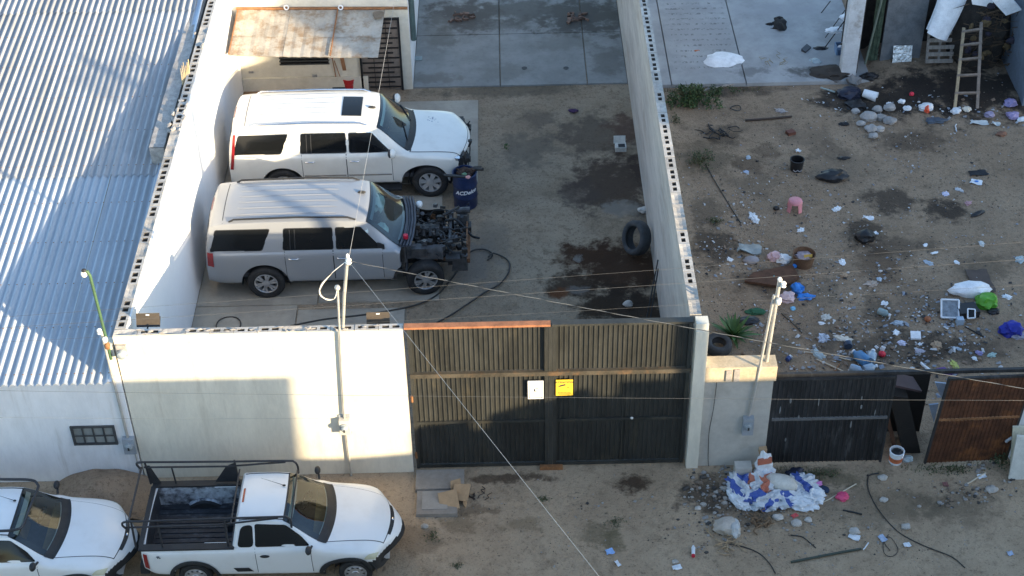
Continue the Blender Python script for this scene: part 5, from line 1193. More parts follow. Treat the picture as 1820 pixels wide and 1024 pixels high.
def tangle(name, p, r, n, mat, label, cat, seed, th=.008, h=.15, loops=False):
    rr = random.Random(seed); q = MB()
    for i in range(n):
        a = Vector((rr.uniform(-r,r), rr.uniform(-r,r), rr.uniform(0,h))); pts = [Vector(p)+a]
        for k in range(3): pts.append(pts[-1]+Vector((rr.uniform(-r,r)*.6, rr.uniform(-r,r)*.6, rr.uniform(-.3,.35)*h)))
        for v in pts: v.z = max(v.z, p[2]+.01)
        q.tube(curve_pts(pts, 4), th*rr.uniform(.6,1.4), 5)
    return put(name, q, mat, None, label, cat, smooth=180)
tangle('dry_weeds', heap(1377,118), .22, 22, M_('straw', (.28,.23,.14)), 'clump of dry weeds on the lot concrete edge', 'weeds', 3, .006)
def bush(name, p, rx, ry, h, n, mat, label, seed, leaf=.05, stem=True):
    """low plant: stems plus many leaf faces through its volume"""
    rr = random.Random(seed); t_ = thing(name, p, label, 'bush'); q = MB(); s_ = MB()
    for i in range(max(5, n//60)):
        a = rr.uniform(0,6.28); k = rr.uniform(.2,.9); s_.tube([p, p+Vector((rx*k*math.cos(a)*.5, ry*k*math.sin(a)*.5, h*.5)), p+Vector((rx*k*math.cos(a), ry*k*math.sin(a), h*rr.uniform(.6,1)))], [.012,.008,.003], 5)
    for i in range(n):
        a = rr.uniform(0,6.28); k = math.sqrt(rr.random())*(1+.35*math.sin(3*a+seed)+.2*math.sin(7*a)); z = h*rr.random()*(1-.45*k)
        c = p+Vector((rx*k*math.cos(a), ry*k*math.sin(a), max(.01,z)))
        if fnoise(c.x, c.y, 6, seed) < -.18: continue
        e = Vector((rr.gauss(0,1), rr.gauss(0,1), rr.gauss(.3,.7))).normalized(); w_ = e.cross(Vector((rr.gauss(0,1), rr.gauss(0,1), rr.gauss(0,1)))).normalized(); L = leaf*rr.uniform(.6,1.4)
        q.add([c, c+e*L*.5+w_*L*.28, c+e*L, c+e*L*.5-w_*L*.28], [(0,1,2,3)])
    put('stems', s_, M_('green_brown_stem', (.09,.08,.04)), t_); put('foliage', q, mat, t_)
m_leaf = pm('lot_foliage', (.05,.085,.03), .7, .45, 9, 0); m_leaf2 = pm('dull_foliage', (.075,.095,.045), .75, .4, 9, 0)
bush('bush', G(1228,182), .62, .42, .45, 2200, m_leaf, 'dense dark green bush at the raw wall by the lot concrete', 3, .07)
bush('bush', G(1275,165), .45, .16, .22, 600, m_leaf, 'thin strip of weeds along the edge of the lot concrete', 8, .05)
bush('bush', G(1246,288), .36, .30, .28, 620, m_leaf2, 'small dull green bush beside the raw wall midway down the lot', 5, .045)
bush('bush', G(1272,395), .16, .12, .10, 120, m_leaf2, 'tiny green weed near the raw wall below the small bush', 6, .04)
bush('bush', G(1200,215), .12, .25, .14, 150, m_leaf2, 'weeds hugging the raw wall below the dense bush', 9, .04)
bush('bush', G(1455,845), .45, .10, .10, 260, m_leaf2, 'low weeds at the foot of the black sooty gate', 12, .035)
bush('bush', G(1690,838), .55, .10, .12, 320, m_leaf2, 'low weeds at the foot of the rusty red gate', 13, .04)
bush('bush', G(1780,825), .2, .16, .3, 260, m_leaf2, 'weed clump beside the white plaster wall', 14, .05)
bush('bush', G(965,888), .14, .08, .05, 90, m_leaf2, 'tiny weed tuft on the sandy street below the gate', 15, .03)
bush('bush', G(1095,930), .22, .14, .06, 160, m_leaf2, 'flat weed tuft on the sandy street to the right', 16, .03)
bush('bush', G(770,955), .12, .16, .06, 120, m_leaf2, 'weed tuft on the sandy street by the pickup nose', 17, .03)
bush('bush', G(812,1006), .1, .06, .05, 70, m_leaf2, 'tiny weed tuft near the bottom edge of the street', 18, .03)
# agave
ap = G(1303,600); ag = thing('agave', ap, 'spiky green agave beside the lying tyre behind the meter wall', 'plant'); rr = random.Random(2)
for i in range(34):
    a = i*2.4; el = .25+.9*(i/34); L = rr.uniform(.42,.62); d = Vector((math.cos(a)*math.cos(el), math.sin(a)*math.cos(el), math.sin(el))); w_ = Vector((-math.sin(a), math.cos(a), 0)); q = MB(); vs = []
    for k, ww in ((0,.03),(.35,.045),(.7,.03),(1,.002)):
        c = ap+d*L*k-Vector((0,0,.16*k*k*(1-el/1.3)))+Vector((0,0,.04)); vs += [c-w_*ww, c-Vector((0,0,.02))*(1-k), c+w_*ww]
    q.add(vs, [(3*k+j, 3*k+j+1, 3*k+4+j, 3*k+3+j) for k in range(3) for j in range(2)]); put('leaf', q, pm('agave_leaf', (.06,.13,.04), .55, .3, 5, 0, orand=.3), ag)
p = G(1276,622); tyre('tyre', p+Vector((0,0,.13)), (.05,-.1,1), .27, .22, 'grey tyre lying flat behind the pillar and meter wall', .14)
# poles, boards and sticks lying about
for (a, b_, r, mm, lab) in (((1248,163),(1326,148),.030,m_greywood,'grey pole lying along the edge of the lot concrete'), ((1326,216),(1407,210),.028,M_('black_wood',(.05,.035,.028)),'dark branch lying on the upper part of the lot'),
    ((1458,157),(1484,166),.022,M_('pale_green_pipe',(.35,.42,.40)),'short pale pipe near the dark soil heap'), ((1253,293),(1316,398),.012,m_hose,'thin dark root trailing down from the small bush'),
    ((1430,626),(1469,634),.014,M_('pale_stick',(.60,.52,.40)),'short pale stick by the clear bottles'), ((1452,640),(1516,670),.016,M_('pale_stick',(.60,.52,.40)),'long pale stick lying towards the black gate'), ((1488,636),(1512,642),.014,M_('pale_stick',(.60,.52,.40)),'small pale stick near the blue jug'),
    ((1478,672),(1492,648),.012,m_rust,'thin rusty rod behind the black gate'), ((1636,648),(1656,664),.03,W1,'white rolled tube near the purple cloth'), ((1390,558),(1425,592),.010,m_hose,'thin dark cable near the foot of the twin pipes'),
    ((1716,582),(1748,600),.014,m_blackp,'dark stick below the white frame'), ((1795,600),(1820,592),.014,M_('grey_stick',(.30,.30,.30)),'grey stick beside the dark blue bag'), ((1699,222),(1699,236),.014,W1,'small white tube below the ladder'),
    ((1456,897),(1522,862),.012,M_('pale_stick',(.60,.52,.40)),'thin pale cane among the cement bags'), ((1404,1001),(1530,978),.022,M_('dark_green_pole',(.06,.075,.06)),'dark pole lying near the bottom edge of the street'), ((1535,978),(1543,966),.012,W1,'short white stick beyond the end of the dark pole'),
    ((1715,862),(1752,843),.016,M_('pale_stick',(.60,.52,.40)),'pale stick on the rubble below the rusty gate'), ((1500,908),(1532,916),.016,m_blackp,'short black stick right of the cement bags'), ((1540,846),(1562,843),.014,m_blackp,'short dark stick at the foot of the black gate')):
    A, B = G(*a)+Vector((0,0,r)), G(*b_)+Vector((0,0,r+.01)); mid = [A.lerp(B,k/4)+Vector((.03*fnoise(k,A.x,1,3), .03*fnoise(k,A.y,1,7), 0)) for k in range(5)]
    put('stick' if r < .025 else 'pole', MB().tube(mid, r, 7), mm, None, lab, 'stick' if r < .025 else 'pole', smooth=60)
# cables on the street
for pts, lab in (([(1543,846),(1543,870),(1560,905),(1595,945),(1640,970),(1690,990),(1715,1010)],'long dark cable curling over the street to the bottom right'), ([(1296,968),(1325,974),(1350,985),(1368,1003),(1378,1020)],'short dark cable on the street below the brown bundle'), ([(1405,952),(1425,955),(1440,966),(1450,975)],'small dark root on the street right of the brown husk'), ([(1582,980),(1572,965),(1580,955),(1590,965),(1596,980),(1585,990),(1572,985),(1570,965),(1580,950)],'loop of thin grey wire on the street')):
    P = [G(*a)+Vector((0,0,.012)) for a in pts]; put('cable', MB().tube(curve_pts(P, 6), .011 if len(P) != 9 else .006, 6), m_hose, None, lab, 'cable', smooth=180)
c = G(1307,194)+Vector((0,0,.03)); put('wire_ring', MB().tube([c+Vector((.13*math.cos(t),.11*math.sin(t),.02*math.sin(2*t))) for t in [k*.2618 for k in range(25)]], .012, 6), m_blackp, None, 'small black wire ring below the grey pole', 'ring', smooth=180)
tangle('wire_tangle', G(1276,242), .26, 16, m_blackp, 'tangle of black wire and scrap on the upper left of the lot', 'wire', 6, .012)
p = G(1405,238); put('brick', MB().obox(p+Vector((0,0,.04)), (.09,.03,0), (-.03,.07,0), (0,0,.04)), M_('red_brown_brick', (.13,.05,.035)), None, 'single red-brown brick on the upper lot', 'brick')
bk = bucket('bucket', G(1415,302), .16, .30, BLK, 'black plastic pot standing on the middle of the lot', 'bucket', .85, False); thin('paper', 1418, 270, .12, .1, W1, 'white paper beside the black pot', 'paper', .4, .05)
q = MB(); c = G(1415,302); put('handle', MB().tube([c+Vector((-.1,-.155,.10)), c+Vector((-.05,-.168,.06)), c+Vector((0,-.17,.10)), c+Vector((.05,-.168,.06)), c+Vector((.1,-.155,.10))], .012, 5), M_('grey_plastic_rim', (.3,.3,.32)), bk)
crumple('bin_bag', G(1480,317), (.34,.2,.13), BLK, 'black sagging bin bag on the upper middle of the lot', 'bag', 4, .4)
crumple('shoe', G(1500,222), (.12,.07,.05), BLK, 'black shoe left of the stone pile', 'shoe', 6); crumple('shoe', G(1500,282), (.14,.06,.04), BLK, 'black shoe above the black bin bag', 'shoe', 7)
st = thing('stool', G(1412,372), 'small faded pink plastic stool on the lot', 'stool'); c = G(1412,372)
put('seat', MB().lathe([(.001,.26),(.13,.26),(.15,.245),(.16,.20)], c, (0,0,1), 22), PINK, st, smooth=50)
for k in range(4):
    t = .6+k*math.pi/2; e = Vector((math.cos(t), math.sin(t), 0)); put('leg', MB().obox(c+e*.165+Vector((0,0,.105)), e.cross(Vector((0,0,1)))*.05, e*.006, e*.02*-1+Vector((0,0,.105))), PINK, st)
crumple('ball', G(1379,372), (.07,.06,.06), BLK, 'small black ball left of the pink stool', 'ball', 3, .1)
crumple('bin_bag', G(1537,425), (.2,.18,.16), BLK, 'round black bin bag with white papers on it', 'bag', 9, .3); thin('paper', 1541, 402, .24, .1, W1, 'white papers on the round black bin bag', 'paper', -.3, .06, dz=.2); thin('paper', 1556, 416, .1, .1, W1, 'white scrap right of the round black bin bag', 'paper', .3, .03)
thin('foam_pad', 1332, 446, .5, .26, GREY, 'grey-green foam pad lying folded on the lot', 'foam', -.25, .10, .03); crumple('foam_lump', G(1335,465), (.17,.11,.08), M_('mauve_foam', (.30,.28,.29), .9), 'mauve foam lump just below the grey foam pad', 'foam', 4, .2)
crumple('plastic_bag', G(1376,460), (.14,.13,.12), M_('pinkish_film', (.62,.42,.44), .5), 'pinkish white plastic bag left of the brown tub', 'bag', 6); crumple('plastic_bag', G(1392,464), (.15,.14,.12), W1, 'white plastic bag touching the brown tub', 'bag', 7)
tb = thing('tub', G(1427,470), 'round brown rusty tub with rubbish inside', 'tub'); c = G(1427,470)
put('wall', MB().lathe([(.001,.02),(.19,.02),(.23,.30),(.245,.30),(.20,0),(.001,0)], c, (0,0,1), 26), M_('rusty_tub', (.13,.075,.045), .85, .35), tb, smooth=50); put('rubbish', MB().blob(c+Vector((0,.02,.2)), (.17,.17,.06), .4, 2, 3), M_('mixed_rubbish', (.30,.25,.27), .8, .6), tb); put('yellow_card', MB().obox(c+Vector((.08,-.05,.26)), (.09,.01,0), (0,.03,.02), (0,0,.004)), M_('ochre_card', (.45,.28,.05)), tb)
q = MB(); P = [G(1323,505), G(1392,515), G(1420,498), G(1408,476), G(1338,490)]; q.add([p+Vector((0,0,.09)) for p in P]+[p+Vector((0,0,.03)) for p in P], [(0,1,2,3,4),(9,8,7,6,5)]+[(i,5+i,5+(i+1)%5,(i+1)%5) for i in range(5)]); put('board', q, BRN, None, 'large dark brown rotten board behind the twin pipes', 'board')
thin('clip', 1372, 497, .09, .03, M_('cyan_plastic', (.1,.5,.55)), 'tiny cyan strip lying on the brown board', 'litter', 0, .0, dz=.1)
p = G(1412,477)+Vector((0,0,.05)); put('cap', MB().lathe([(.001,.04),(.045,.04),(.05,0)], p, (0,0,1), 16), BLUE, None, 'blue bottle cap at the edge of the brown board', 'cap')
crumple('plastic_bag', G(1417,517), (.13,.16,.12), BLUE, 'bright blue plastic bag, the upper lump beside the twin pipes', 'bag', 2); crumple('plastic_bag', G(1432,530), (.17,.09,.07), BLUE, 'bright blue plastic bag, the flat lower end beside the twin pipes', 'bag', 8)
crumple('plastic_bag', G(1398,532), (.16,.15,.1), M_('pale_pink_film', (.62,.46,.47), .5), 'pale pink plastic bag behind the twin pipes', 'bag', 5); crumple('paper_ball', G(1409,550), (.05,.05,.04), M_('sky_blue_paper', (.2,.5,.75)), 'small sky blue paper right of the twin pipes', 'paper', 3)
crumple('cloth', G(1343,556), (.2,.1,.06), M_('dark_green_cloth', (.03,.11,.06), .9), 'dark green cloth above the agave', 'cloth', 6); crumple('cloth', G(1330,572), (.22,.12,.06), BLK, 'black cloth touching the agave', 'cloth', 4)
for i, (px, py, r) in enumerate(((1543,212,.17),(1560,197,.11),(1580,195,.13),(1565,212,.12),(1582,218,.13),(1548,232,.13),(1562,232,.10),(1530,222,.10),(1552,244,.10),(1520,200,.09))):
    stone(G(px,py), r, 'grey stone in the pile below the fallen white bucket, %s' % ('largest one','upper middle one','top right one','centre one','right one','lower left one','lower middle one','leftmost one','lowest one','small one beside the dark bag')[i], i+3, mat=pm('grey_field_stone', (.33,.32,.31), .9, .25, 5, .5, 35, orand=.15), grp='stones in the pile')
c = G(1546,176)+Vector((0,0,.11)); fb = put('fallen_bucket', MB().lathe([(.001,-.17),(.09,-.17),(.115,.17),(.125,.17),(.125,.15),(.10,-.18),(.001,-.18)], c, (.85,-.45,-.1), 22), W1, None, 'white bucket fallen on its side above the stone pile', 'bucket', smooth=40)
crumple('bin_bag', G(1508,172), (.28,.22,.16), M_('dark_blue_film', (.02,.024,.045), .5), 'dark blue-black bag left of the fallen white bucket', 'bag', 3); crumple('bin_bag', G(1520,190), (.24,.2,.1), BLK, 'torn black bag above the stone pile', 'bag', 12); crumple('sack', G(1517,150), (.17,.18,.16), M_('grey_sack', (.20,.20,.20), .9), 'grey sack beside the white post foot', 'sack', 2); crumple('bin_bag', G(1545,140), (.2,.15,.12), BLK, 'black bag in front of the dark doorway', 'bag', 7)

# ---- shack at the back of the lot
sh = thing('shack', (11.6,13.9,.1), 'dark open shack at the back right of the lot, grey panel and white post', 'shack')
GZ = .2
put('post', MB().box(10.25,10.62,13.45,13.75,-.05,3.2), pm('dirty_white_post', (.58,.60,.62), .85, .15, 3, .3, dirt=((.20,.16,.12), .4, 2.0)), sh)
m_dk = pm('sooty_brown_boards', (.035,.03,.026), .9, .4, 4, .4)
put('grey_panel', MB().box(11.32,12.32,13.98,14.05,.1,3.2), pm('rough_grey_panel', (.15,.16,.17), .9, .25, 4, .4), sh)
put('back_wall', MB().box(10.5,16.5,14.8,14.9,-.05,3.4), m_dk, sh); put('side_wall', MB().box(10.63,10.68,13.6,14.79,-.05,3.2), m_dk, sh)
put('green_netting', MB().grid(lambda u,v: (11.02+.24*u+.02*fnoise(u*4,v*5,1), 14.0+.03*fnoise(u*6,v*6,1,3), .15+3*v), 8, 20), pm('green_shade_net', (.05,.075,.05), .9, .5, 8, .3), sh)
put('leaning_pole', MB().tube([(10.9,13.75,.2),(11.25,13.95,3.1)], .03, 8), M_('green_grey_wood', (.16,.19,.15)), sh)
put('roof_beam', MB().tube([(10.5,13.9,3.25),(16.4,13.8,3.3)], .06, 8), m_dk, sh)
put('side_sheet', MB().box(14.35,14.45,11.8,14.6,.0,2.6), pm('blue_grey_sheet', (.16,.20,.25), .7, .2, 2), sh)
fp = aty(1603,102,13.85); put('foil_board', MB().grid(lambda u,v: (fp.x-.24+.48*u+.015*fnoise(v*5,1,1), 13.72+.2*v+.012*fnoise(u*9,v*9,1), fp.z-.30+.60*v), 16, 18), pm('crinkled_foil', (.62,.66,.68), .28, .3, 9, .9, 14, metal=.8, bdist=.03), None, 'crinkled silver foil board leaning on the grey shack panel', 'board')
pl = thing('pallet', (12.75,13.5,.25), 'old wooden pallet leaning on the shack under the white mattress', 'pallet')
for k in range(6): put('slat', MB().obox((12.70,13.55+.05*k,.36+.17*k), (.34,0,0), (0,.004,.05), (0,.012,0)), m_greywood, pl)
for x in (12.40,12.70,13.0): put('runner', MB().obox((x,13.74,.78), (.03,0,0), (0,.02,0), (0,.13,.50)), m_greywood, pl)
q = MB(); mp = [aty(1668,0,13.6), aty(1722,0,13.6), aty(1700,45,13.4), aty(1684,70,13.3), aty(1650,58,13.3)]
def mfn(u, v):
    L = aty(1672,-10,13.7).lerp(aty(1649,58,13.35), v); R_ = aty(1722,-10,13.7).lerp(aty(1684,72,13.35), v); p = L.lerp(R_, u)
    return p+Vector((.02*math.sin(v*4), -.10*math.sin(math.pi*u)**.5, .02*fnoise(u*3,v*3,1)))
q.grid(mfn, 10, 14); k = len(q.v); q.v += [a+Vector((.0,.13,.03)) for a in q.v[:]]; q.f = [f[::-1] for f in q.f]+[tuple(i+k for i in f) for f in q.f]; q.m = [0]*len(q.f); put('mattress', q, W2, None, 'long white mattress hung over the shack front', 'mattress', smooth=60)
# ladder
ld = thing('step_ladder', (13.05,12.3,.3), 'wooden step ladder leaning against the dark heap', 'ladder')
def zz(px, py): return (px, py)
LA, LB = G(1697,192), G(1737,192); LT, RT = aty(1713,50,13.15), aty(1744,40,13.15)
m_lad = pm('grey_ladder_wood', (.22,.18,.15), .85, .3, 6, .3)
put('rail', MB().obox((LA+LT)/2, (.035,0,0), (0,.025,0), (LT-LA)/2), pm('ochre_grey_wood', (.36,.28,.18), .85, .35, 3), ld); put('rail', MB().obox((LB+RT)/2, (.035,0,0), (0,.025,0), (RT-LB)/2), m_lad, ld)
for k, t in enumerate((.18,.40,.60,.78,.95)):
    a, b_ = LA.lerp(LT,t), LB.lerp(RT,t*.97); put('rung', MB().obox((a+b_)/2, (b_-a)/2*1.05+Vector((.03,0,0)), (0,.012,.02), (0,.018,-.03)), m_lad, ld)
# dark heap of dead palm and burnt scrap
rr = random.Random(9); hp_ = thing('palm_heap', (13.7,13.4,.2), 'dark heap of dead palm fronds and burnt scrap behind the ladder', 'heap')
put('core', MB().blob((13.75,13.9,.8), (.75,.55,1.5), .3, 1.5, 3, .5, 4), m_dk, hp_)
q = MB()
for i in range(150):
    c = Vector((13.75+rr.gauss(0,.35), 13.35+rr.gauss(0,.12), rr.uniform(.3,2.0))); a = rr.uniform(-.5,3.6); L = rr.uniform(.2,.55); d = Vector((math.cos(a),-.25,math.sin(a)*.8)); w_ = Vector((-d.z,0,d.x)).normalized()*.015
    q.add([c-w_, c+w_, c+d*L], [(0,1,2)]); q.add([c-w_+Vector((0,.01,0)), c+d*L+Vector((0,.01,0)), c+w_+Vector((0,.01,0))], [(0,1,2)])
put('frond', q, pm('dead_palm', (.085,.06,.04), .9, .5, 5, 0), hp_, kind='stuff')
for i in range(16):
    c = Vector((13.75+rr.uniform(-.55,.55), 13.25+rr.uniform(-.1,.1), rr.uniform(.5,2.1))); put('scrap', MB().blob(c, (rr.uniform(.05,.13),.06,rr.uniform(.05,.12)), .4, 2, 2, seed=i), pm('ochre_scrap', (.13,.09,.045), .9, .5, 5) if i % 2 else pm('purple_black_scrap', (.035,.03,.045), .8, .4), hp_)
for (a, b_, c_, d_, yy, lab) in (((1725,-8),(1760,-8),(1768,14),(1728,8),13.2,'white board on top of the dark palm heap, left piece'), ((1762,0),(1795,-6),(1816,18),(1788,28),13.0,'white board on top of the dark palm heap, right piece')):
    P = [aty(*p, yy) for p in (a,b_,c_,d_)]; q = MB(); q.add(P+[p+Vector((0,.03,.02)) for p in P], [(3,2,1,0),(4,5,6,7)]+[(i,(i+1)%4,4+(i+1)%4,4+i) for i in range(4)]); put('board', q, W2, None, lab, 'board')
# row of litter below the ladder
crumple('packet', G(1645,194), (.17,.13,.1), W2, 'white packet with an orange stripe below the shack', 'packet', 3); crumple('wrapper', G(1645,197)+Vector((0,-.04,.03)), (.06,.13,.09), M_('orange_red_film', (.75,.10,.04), .5), 'orange-red wrapper across the white packet', 'wrapper', 5)
crumple('ball', G(1620,169), (.06,.06,.06), M_('red_rubber', (.6,.03,.06), .5), 'small red ball in the dark soil under the shack', 'ball', 3, .1)
for i, (px, py, sx, mm, lab) in enumerate(((1612,194,.1,W1,'white scrap left of the striped packet'),(1602,182,.09,W2,'pale scrap above the stone pile right side'),(1580,187,.08,W1,'small white scrap right of the fallen bucket'),(1699,200,.12,W1,'white crumpled paper at the foot of the ladder, left'),(1718,196,.11,M_('cream_paper',(.66,.6,.5)),'cream crumpled paper between the ladder feet'),(1758,206,.12,M_('mauve_film',(.35,.3,.42),.5),'mauve plastic right of the ladder'),(1795,186,.16,M_('violet_film',(.25,.22,.4),.5),'violet plastic bag at the right edge below the shack'),(1800,208,.15,M_('violet_film2',(.33,.27,.45),.5),'violet plastic litter at the right edge'),(1815,214,.1,W1,'white scrap at the right edge below the shack'))):
    crumple('litter', G(px,py), (sx,sx*.8,sx*.6), mm, lab, 'litter', i+20)
crumple('plastic_bag', G(1664,216), (.24,.12,.06), M_('dark_blue_grey_film', (.07,.09,.12), .5), 'flat dark blue bag below the striped packet', 'bag', 8); thin('card', 1740, 220, .42, .16, M_('pale_card', (.55,.57,.56)), 'pale card sheet on the upper right of the lot', 'card', -.15, .05); thin('card', 1770, 222, .2, .12, M_('pale_card', (.55,.57,.56)), 'smaller pale card right of the pale sheet', 'card', -.5, .05); crumple('brown_lump', G(1780,240), (.12,.08,.06), M_('rust_brown_cloth', (.22,.11,.07)), 'rust brown lump on the upper right of the lot', 'litter', 4)
cdp = thin('card', 1735, 325, .26, .18, W2, 'white card with a blue mark beside the dark puddle', 'card', -.4, .03); q = MB(); c = G(1735,325); q.blob(c+Vector((0,0,.045)), (.05,.03,.01), .2, 1, 2); put('print', q, BLUE, cdp)
crumple('plank', G(1738,381), (.2,.06,.04), BLK, 'dark stub of wood on the right of the lot', 'wood', 4, .3, rz=.5); thin('mat', 1738, 309, .42, .2, BLK, 'dark mat half buried on the right of the lot', 'mat', .1, .03)
thin('mat', 1742, 500, .46, .75, M_('brown_doormat', (.09,.07,.06), .95), 'dark brown doormat above the white sack', 'mat', 0, .02)
crumple('sack', G(1724,520), (.42,.2,.16), W2, 'long white sack on the lot next to the bright green bag', 'sack', 4, .3); crumple('plastic_bag', G(1752,542), (.21,.2,.17), M_('bright_green_film', (.10,.33,.03), .45), 'bright green plastic bag beside the white sack', 'bag', 3); crumple('cloth', G(1765,556), (.12,.08,.06), BLK, 'black rag under the bright green bag', 'rag', 3)
fm = thing('frame', G(1688,549), 'square white frame with grey mesh leaning on the black set', 'frame'); c = G(1688,558)
FA, FB, FC, FD = atz(1673,565,.03), atz(1704,566,.03), atz(1704,534,.20), atz(1673,533,.20)
q = MB(); q.add([FA,FB,FC,FD]+[p-Vector((0,0,.012)) for p in (FA,FB,FC,FD)], [(0,1,2,3),(7,6,5,4)]); put('mesh_pane', q, pm('grey_mesh', (.20,.23,.26), .6, .35, 12), fm)
for a, b_ in ((FA,FB),(FB,FC),(FC,FD),(FD,FA)): put('frame_bar', MB().tube([a+Vector((0,0,.01)), b_+Vector((0,0,.01))], .02, 6), W1, fm)
tv = thing('old_monitor', G(1722,560), 'broken black monitor lying by the square white frame', 'monitor'); c = G(1722,562)
put('case', MB().obox(c+Vector((-.03,.08,.08)), (.2,.03,0), (-.03,.16,0), (0,0,.08)), BLK, tv); P = [atz(1720,566,.14), atz(1733,565,.14), atz(1733,550,.2), atz(1720,549,.2)]
for a, b_ in zip(P, P[1:]+P[:1]): put('bezel', MB().tube([a,b_], .014, 6), W1, tv)
put('screen', MB().add(P, [(0,1,2,3)]), m_tint, tv)
p = G(1705,575); put('carton', MB().box(p.x-.07,p.x+.07,p.y-.06,p.y+.06,p.z,p.z+.14), M_('light_blue_carton', (.35,.45,.55)), None, 'small light blue carton below the square white frame', 'carton')
crumple('plastic_bag', G(1796,592), (.22,.2,.18), M_('royal_blue_film', (.02,.03,.30), .45), 'royal blue plastic bag near the right edge of the lot', 'bag', 6); crumple('litter', G(1812,600), (.16,.09,.06), M_('grey_violet_film', (.36,.35,.42), .5), 'grey violet plastic right of the royal blue bag', 'litter', 6)
ty = put('tray', MB().obox(G(1627,599)+Vector((0,0,.04)), (.10,-.01,0), (.01,.09,0.02), (0,0,.02)), W2, None, 'square white foam tray in the middle of the rubbish', 'tray')
SMALL = [(1597,575,.22,.1,M_('grey_blue_film',(.38,.45,.52),.5),'grey blue torn film above the foam tray'),(1593,592,.13,.09,W2,'white torn paper left of the foam tray'),(1603,611,.13,.11,M_('lilac_paper',(.55,.55,.68)),'lilac crumpled paper below the torn white paper'),(1636,612,.09,.07,W1,'white triangle of paper below the foam tray'),(1572,540,.1,.1,W1,'white scrap above the glass jar'),(1550,505,.22,.12,M_('beige_cloth',(.42,.34,.28)),'beige cloth left of the dark hollow'),(1563,497,.09,.08,M_('grey_blue_film',(.38,.45,.52),.5),'grey blue scrap above the beige cloth'),(1498,603,.24,.13,M_('cream_cloth',(.60,.57,.50),.9),'cream cloth with a red mark in the rubbish'),(1463,602,.2,.16,M_('flowered_film',(.40,.45,.55),.5,.5),'blue and white patterned bag in the rubbish'),(1453,630,.25,.14,M_('cloudy_bag',(.38,.45,.47),.4),'cloudy torn bag beside the pale sticks'),(1468,565,.16,.12,M_('off_white_card',(.52,.52,.49)),'off-white torn card on the middle of the lot'),(1697,650,.24,.1,M_('yellow_green_cloth',(.42,.44,.12)),'yellow green cloth behind the lot gate'),(1680,662,.34,.14,M_('dark_purple_film',(.10,.04,.20),.5),'dark purple cloth behind the lot gate'),(1648,658,.12,.08,W1,'white crumpled bag left of the purple cloth'),(1740,628,.12,.09,M_('violet_film',(.25,.22,.4),.5),'violet scrap on the right of the rubbish'),(1762,632,.14,.09,M_('sea_green_film',(.30,.42,.40),.5),'sea green scrap on the right of the rubbish'),(1733,638,.1,.06,W1,'white scrap under the violet one'),(1634,625,.16,.09,M_('grey_violet_film',(.36,.35,.42),.5),'grey violet torn film in the rubbish'),(1665,615,.2,.14,M_('tan_paper',(.36,.25,.16)),'tan crumpled paper in the rubbish'),(1700,620,.15,.07,M_('grey_blue_film',(.38,.45,.52),.5),'grey blue film right of the tan paper'),(1645,436,.1,.06,W2,'white chip on the middle right of the lot'),(1700,467,.1,.07,W1,'white scrap above the white sack'),(1660,450,.14,.05,W2,'white strip on the middle right of the lot'),(1745,434,.14,.08,M_('pale_card',(.55,.57,.56)),'pale card chip on the right of the lot'),(1790,528,.16,.1,W1,'white scrap right of the bright green bag'),(1812,462,.18,.13,M_('cloudy_bag',(.38,.45,.47),.4),'cloudy plastic bag at the right edge of the lot'),(1650,468,.16,.09,M_('grey_blue_film',(.38,.45,.52),.5),'grey blue bag scrap in the middle of the lot'),(1487,372,.18,.1,W1,'white torn scrap right of the pink stool'),(1340,388,.28,.12,W1,'cluster of white scraps below the thin root'),(1326,306,.1,.08,M_('pale_blue_paper',(.4,.48,.62)),'pale blue scrap below the tangle of wire'),(1330,281,.12,.08,M_('grey_blue_film',(.38,.45,.52),.5),'grey blue scrap in the middle of the upper lot'),(1388,198,.2,.12,M_('greyish_cloth',(.34,.31,.30)),'greyish flat cloth above the dark branch'),(1423,410,.14,.09,W1,'white scrap above the brown tub'),(1297,462,.12,.08,W1,'white scraps left of the grey foam pad'),(1500,490,.14,.1,M_('tan_paper',(.36,.25,.16)),'tan paper in the black scrap patch'),(1497,467,.16,.09,W1,'white strip on the lot right of the brown tub'),(1460,575,.1,.07,W1,'small white scrap near the off-white card'),(1680,345,.14,.1,M_('lilac_paper',(.55,.55,.68)),'lilac scrap near the dark hollow'),(1705,338,.16,.08,M_('grey_white_film',(.5,.52,.55),.5),'grey white scrap left of the card with a blue mark'),(1720,362,.13,.1,M_('rose_film',(.42,.25,.27),.5),'rose coloured scrap on the right of the lot')]
for i, (px, py, a, b_, mm, lab) in enumerate(SMALL): crumple('litter', G(px,py), (a*.6,b_*.62,min(a,b_)*.24), mm, lab, 'litter', i+40, .85, 2.6, rz=i*1.3, smooth=25)
p = G(1648,571); put('ball', MB().blob(p+Vector((0,0,.06)), (.07,.07,.06), .08, 1, 2), M_('rust_orange', (.30,.11,.05)), None, 'rust orange ball below the square white frame', 'ball', smooth=180)
p = G(1567,633); put('ball', MB().blob(p+Vector((0,0,.06)), (.075,.075,.065), .08, 1, 2), MATS['red_rubber'], None, 'red ball with a white cup on it in the rubbish', 'ball', smooth=180); put('cup', MB().lathe([(.001,.0),(.03,0),(.045,.08)], p+Vector((.01,.04,.11)), (.2,.3,.9), 14), W1, None, 'white cup on the red ball', 'cup')
m_clear = M_('clear_blue_plastic', (.30,.40,.50), .2); m_jug = M_('blue_jug_plastic', (.08,.22,.42), .4)
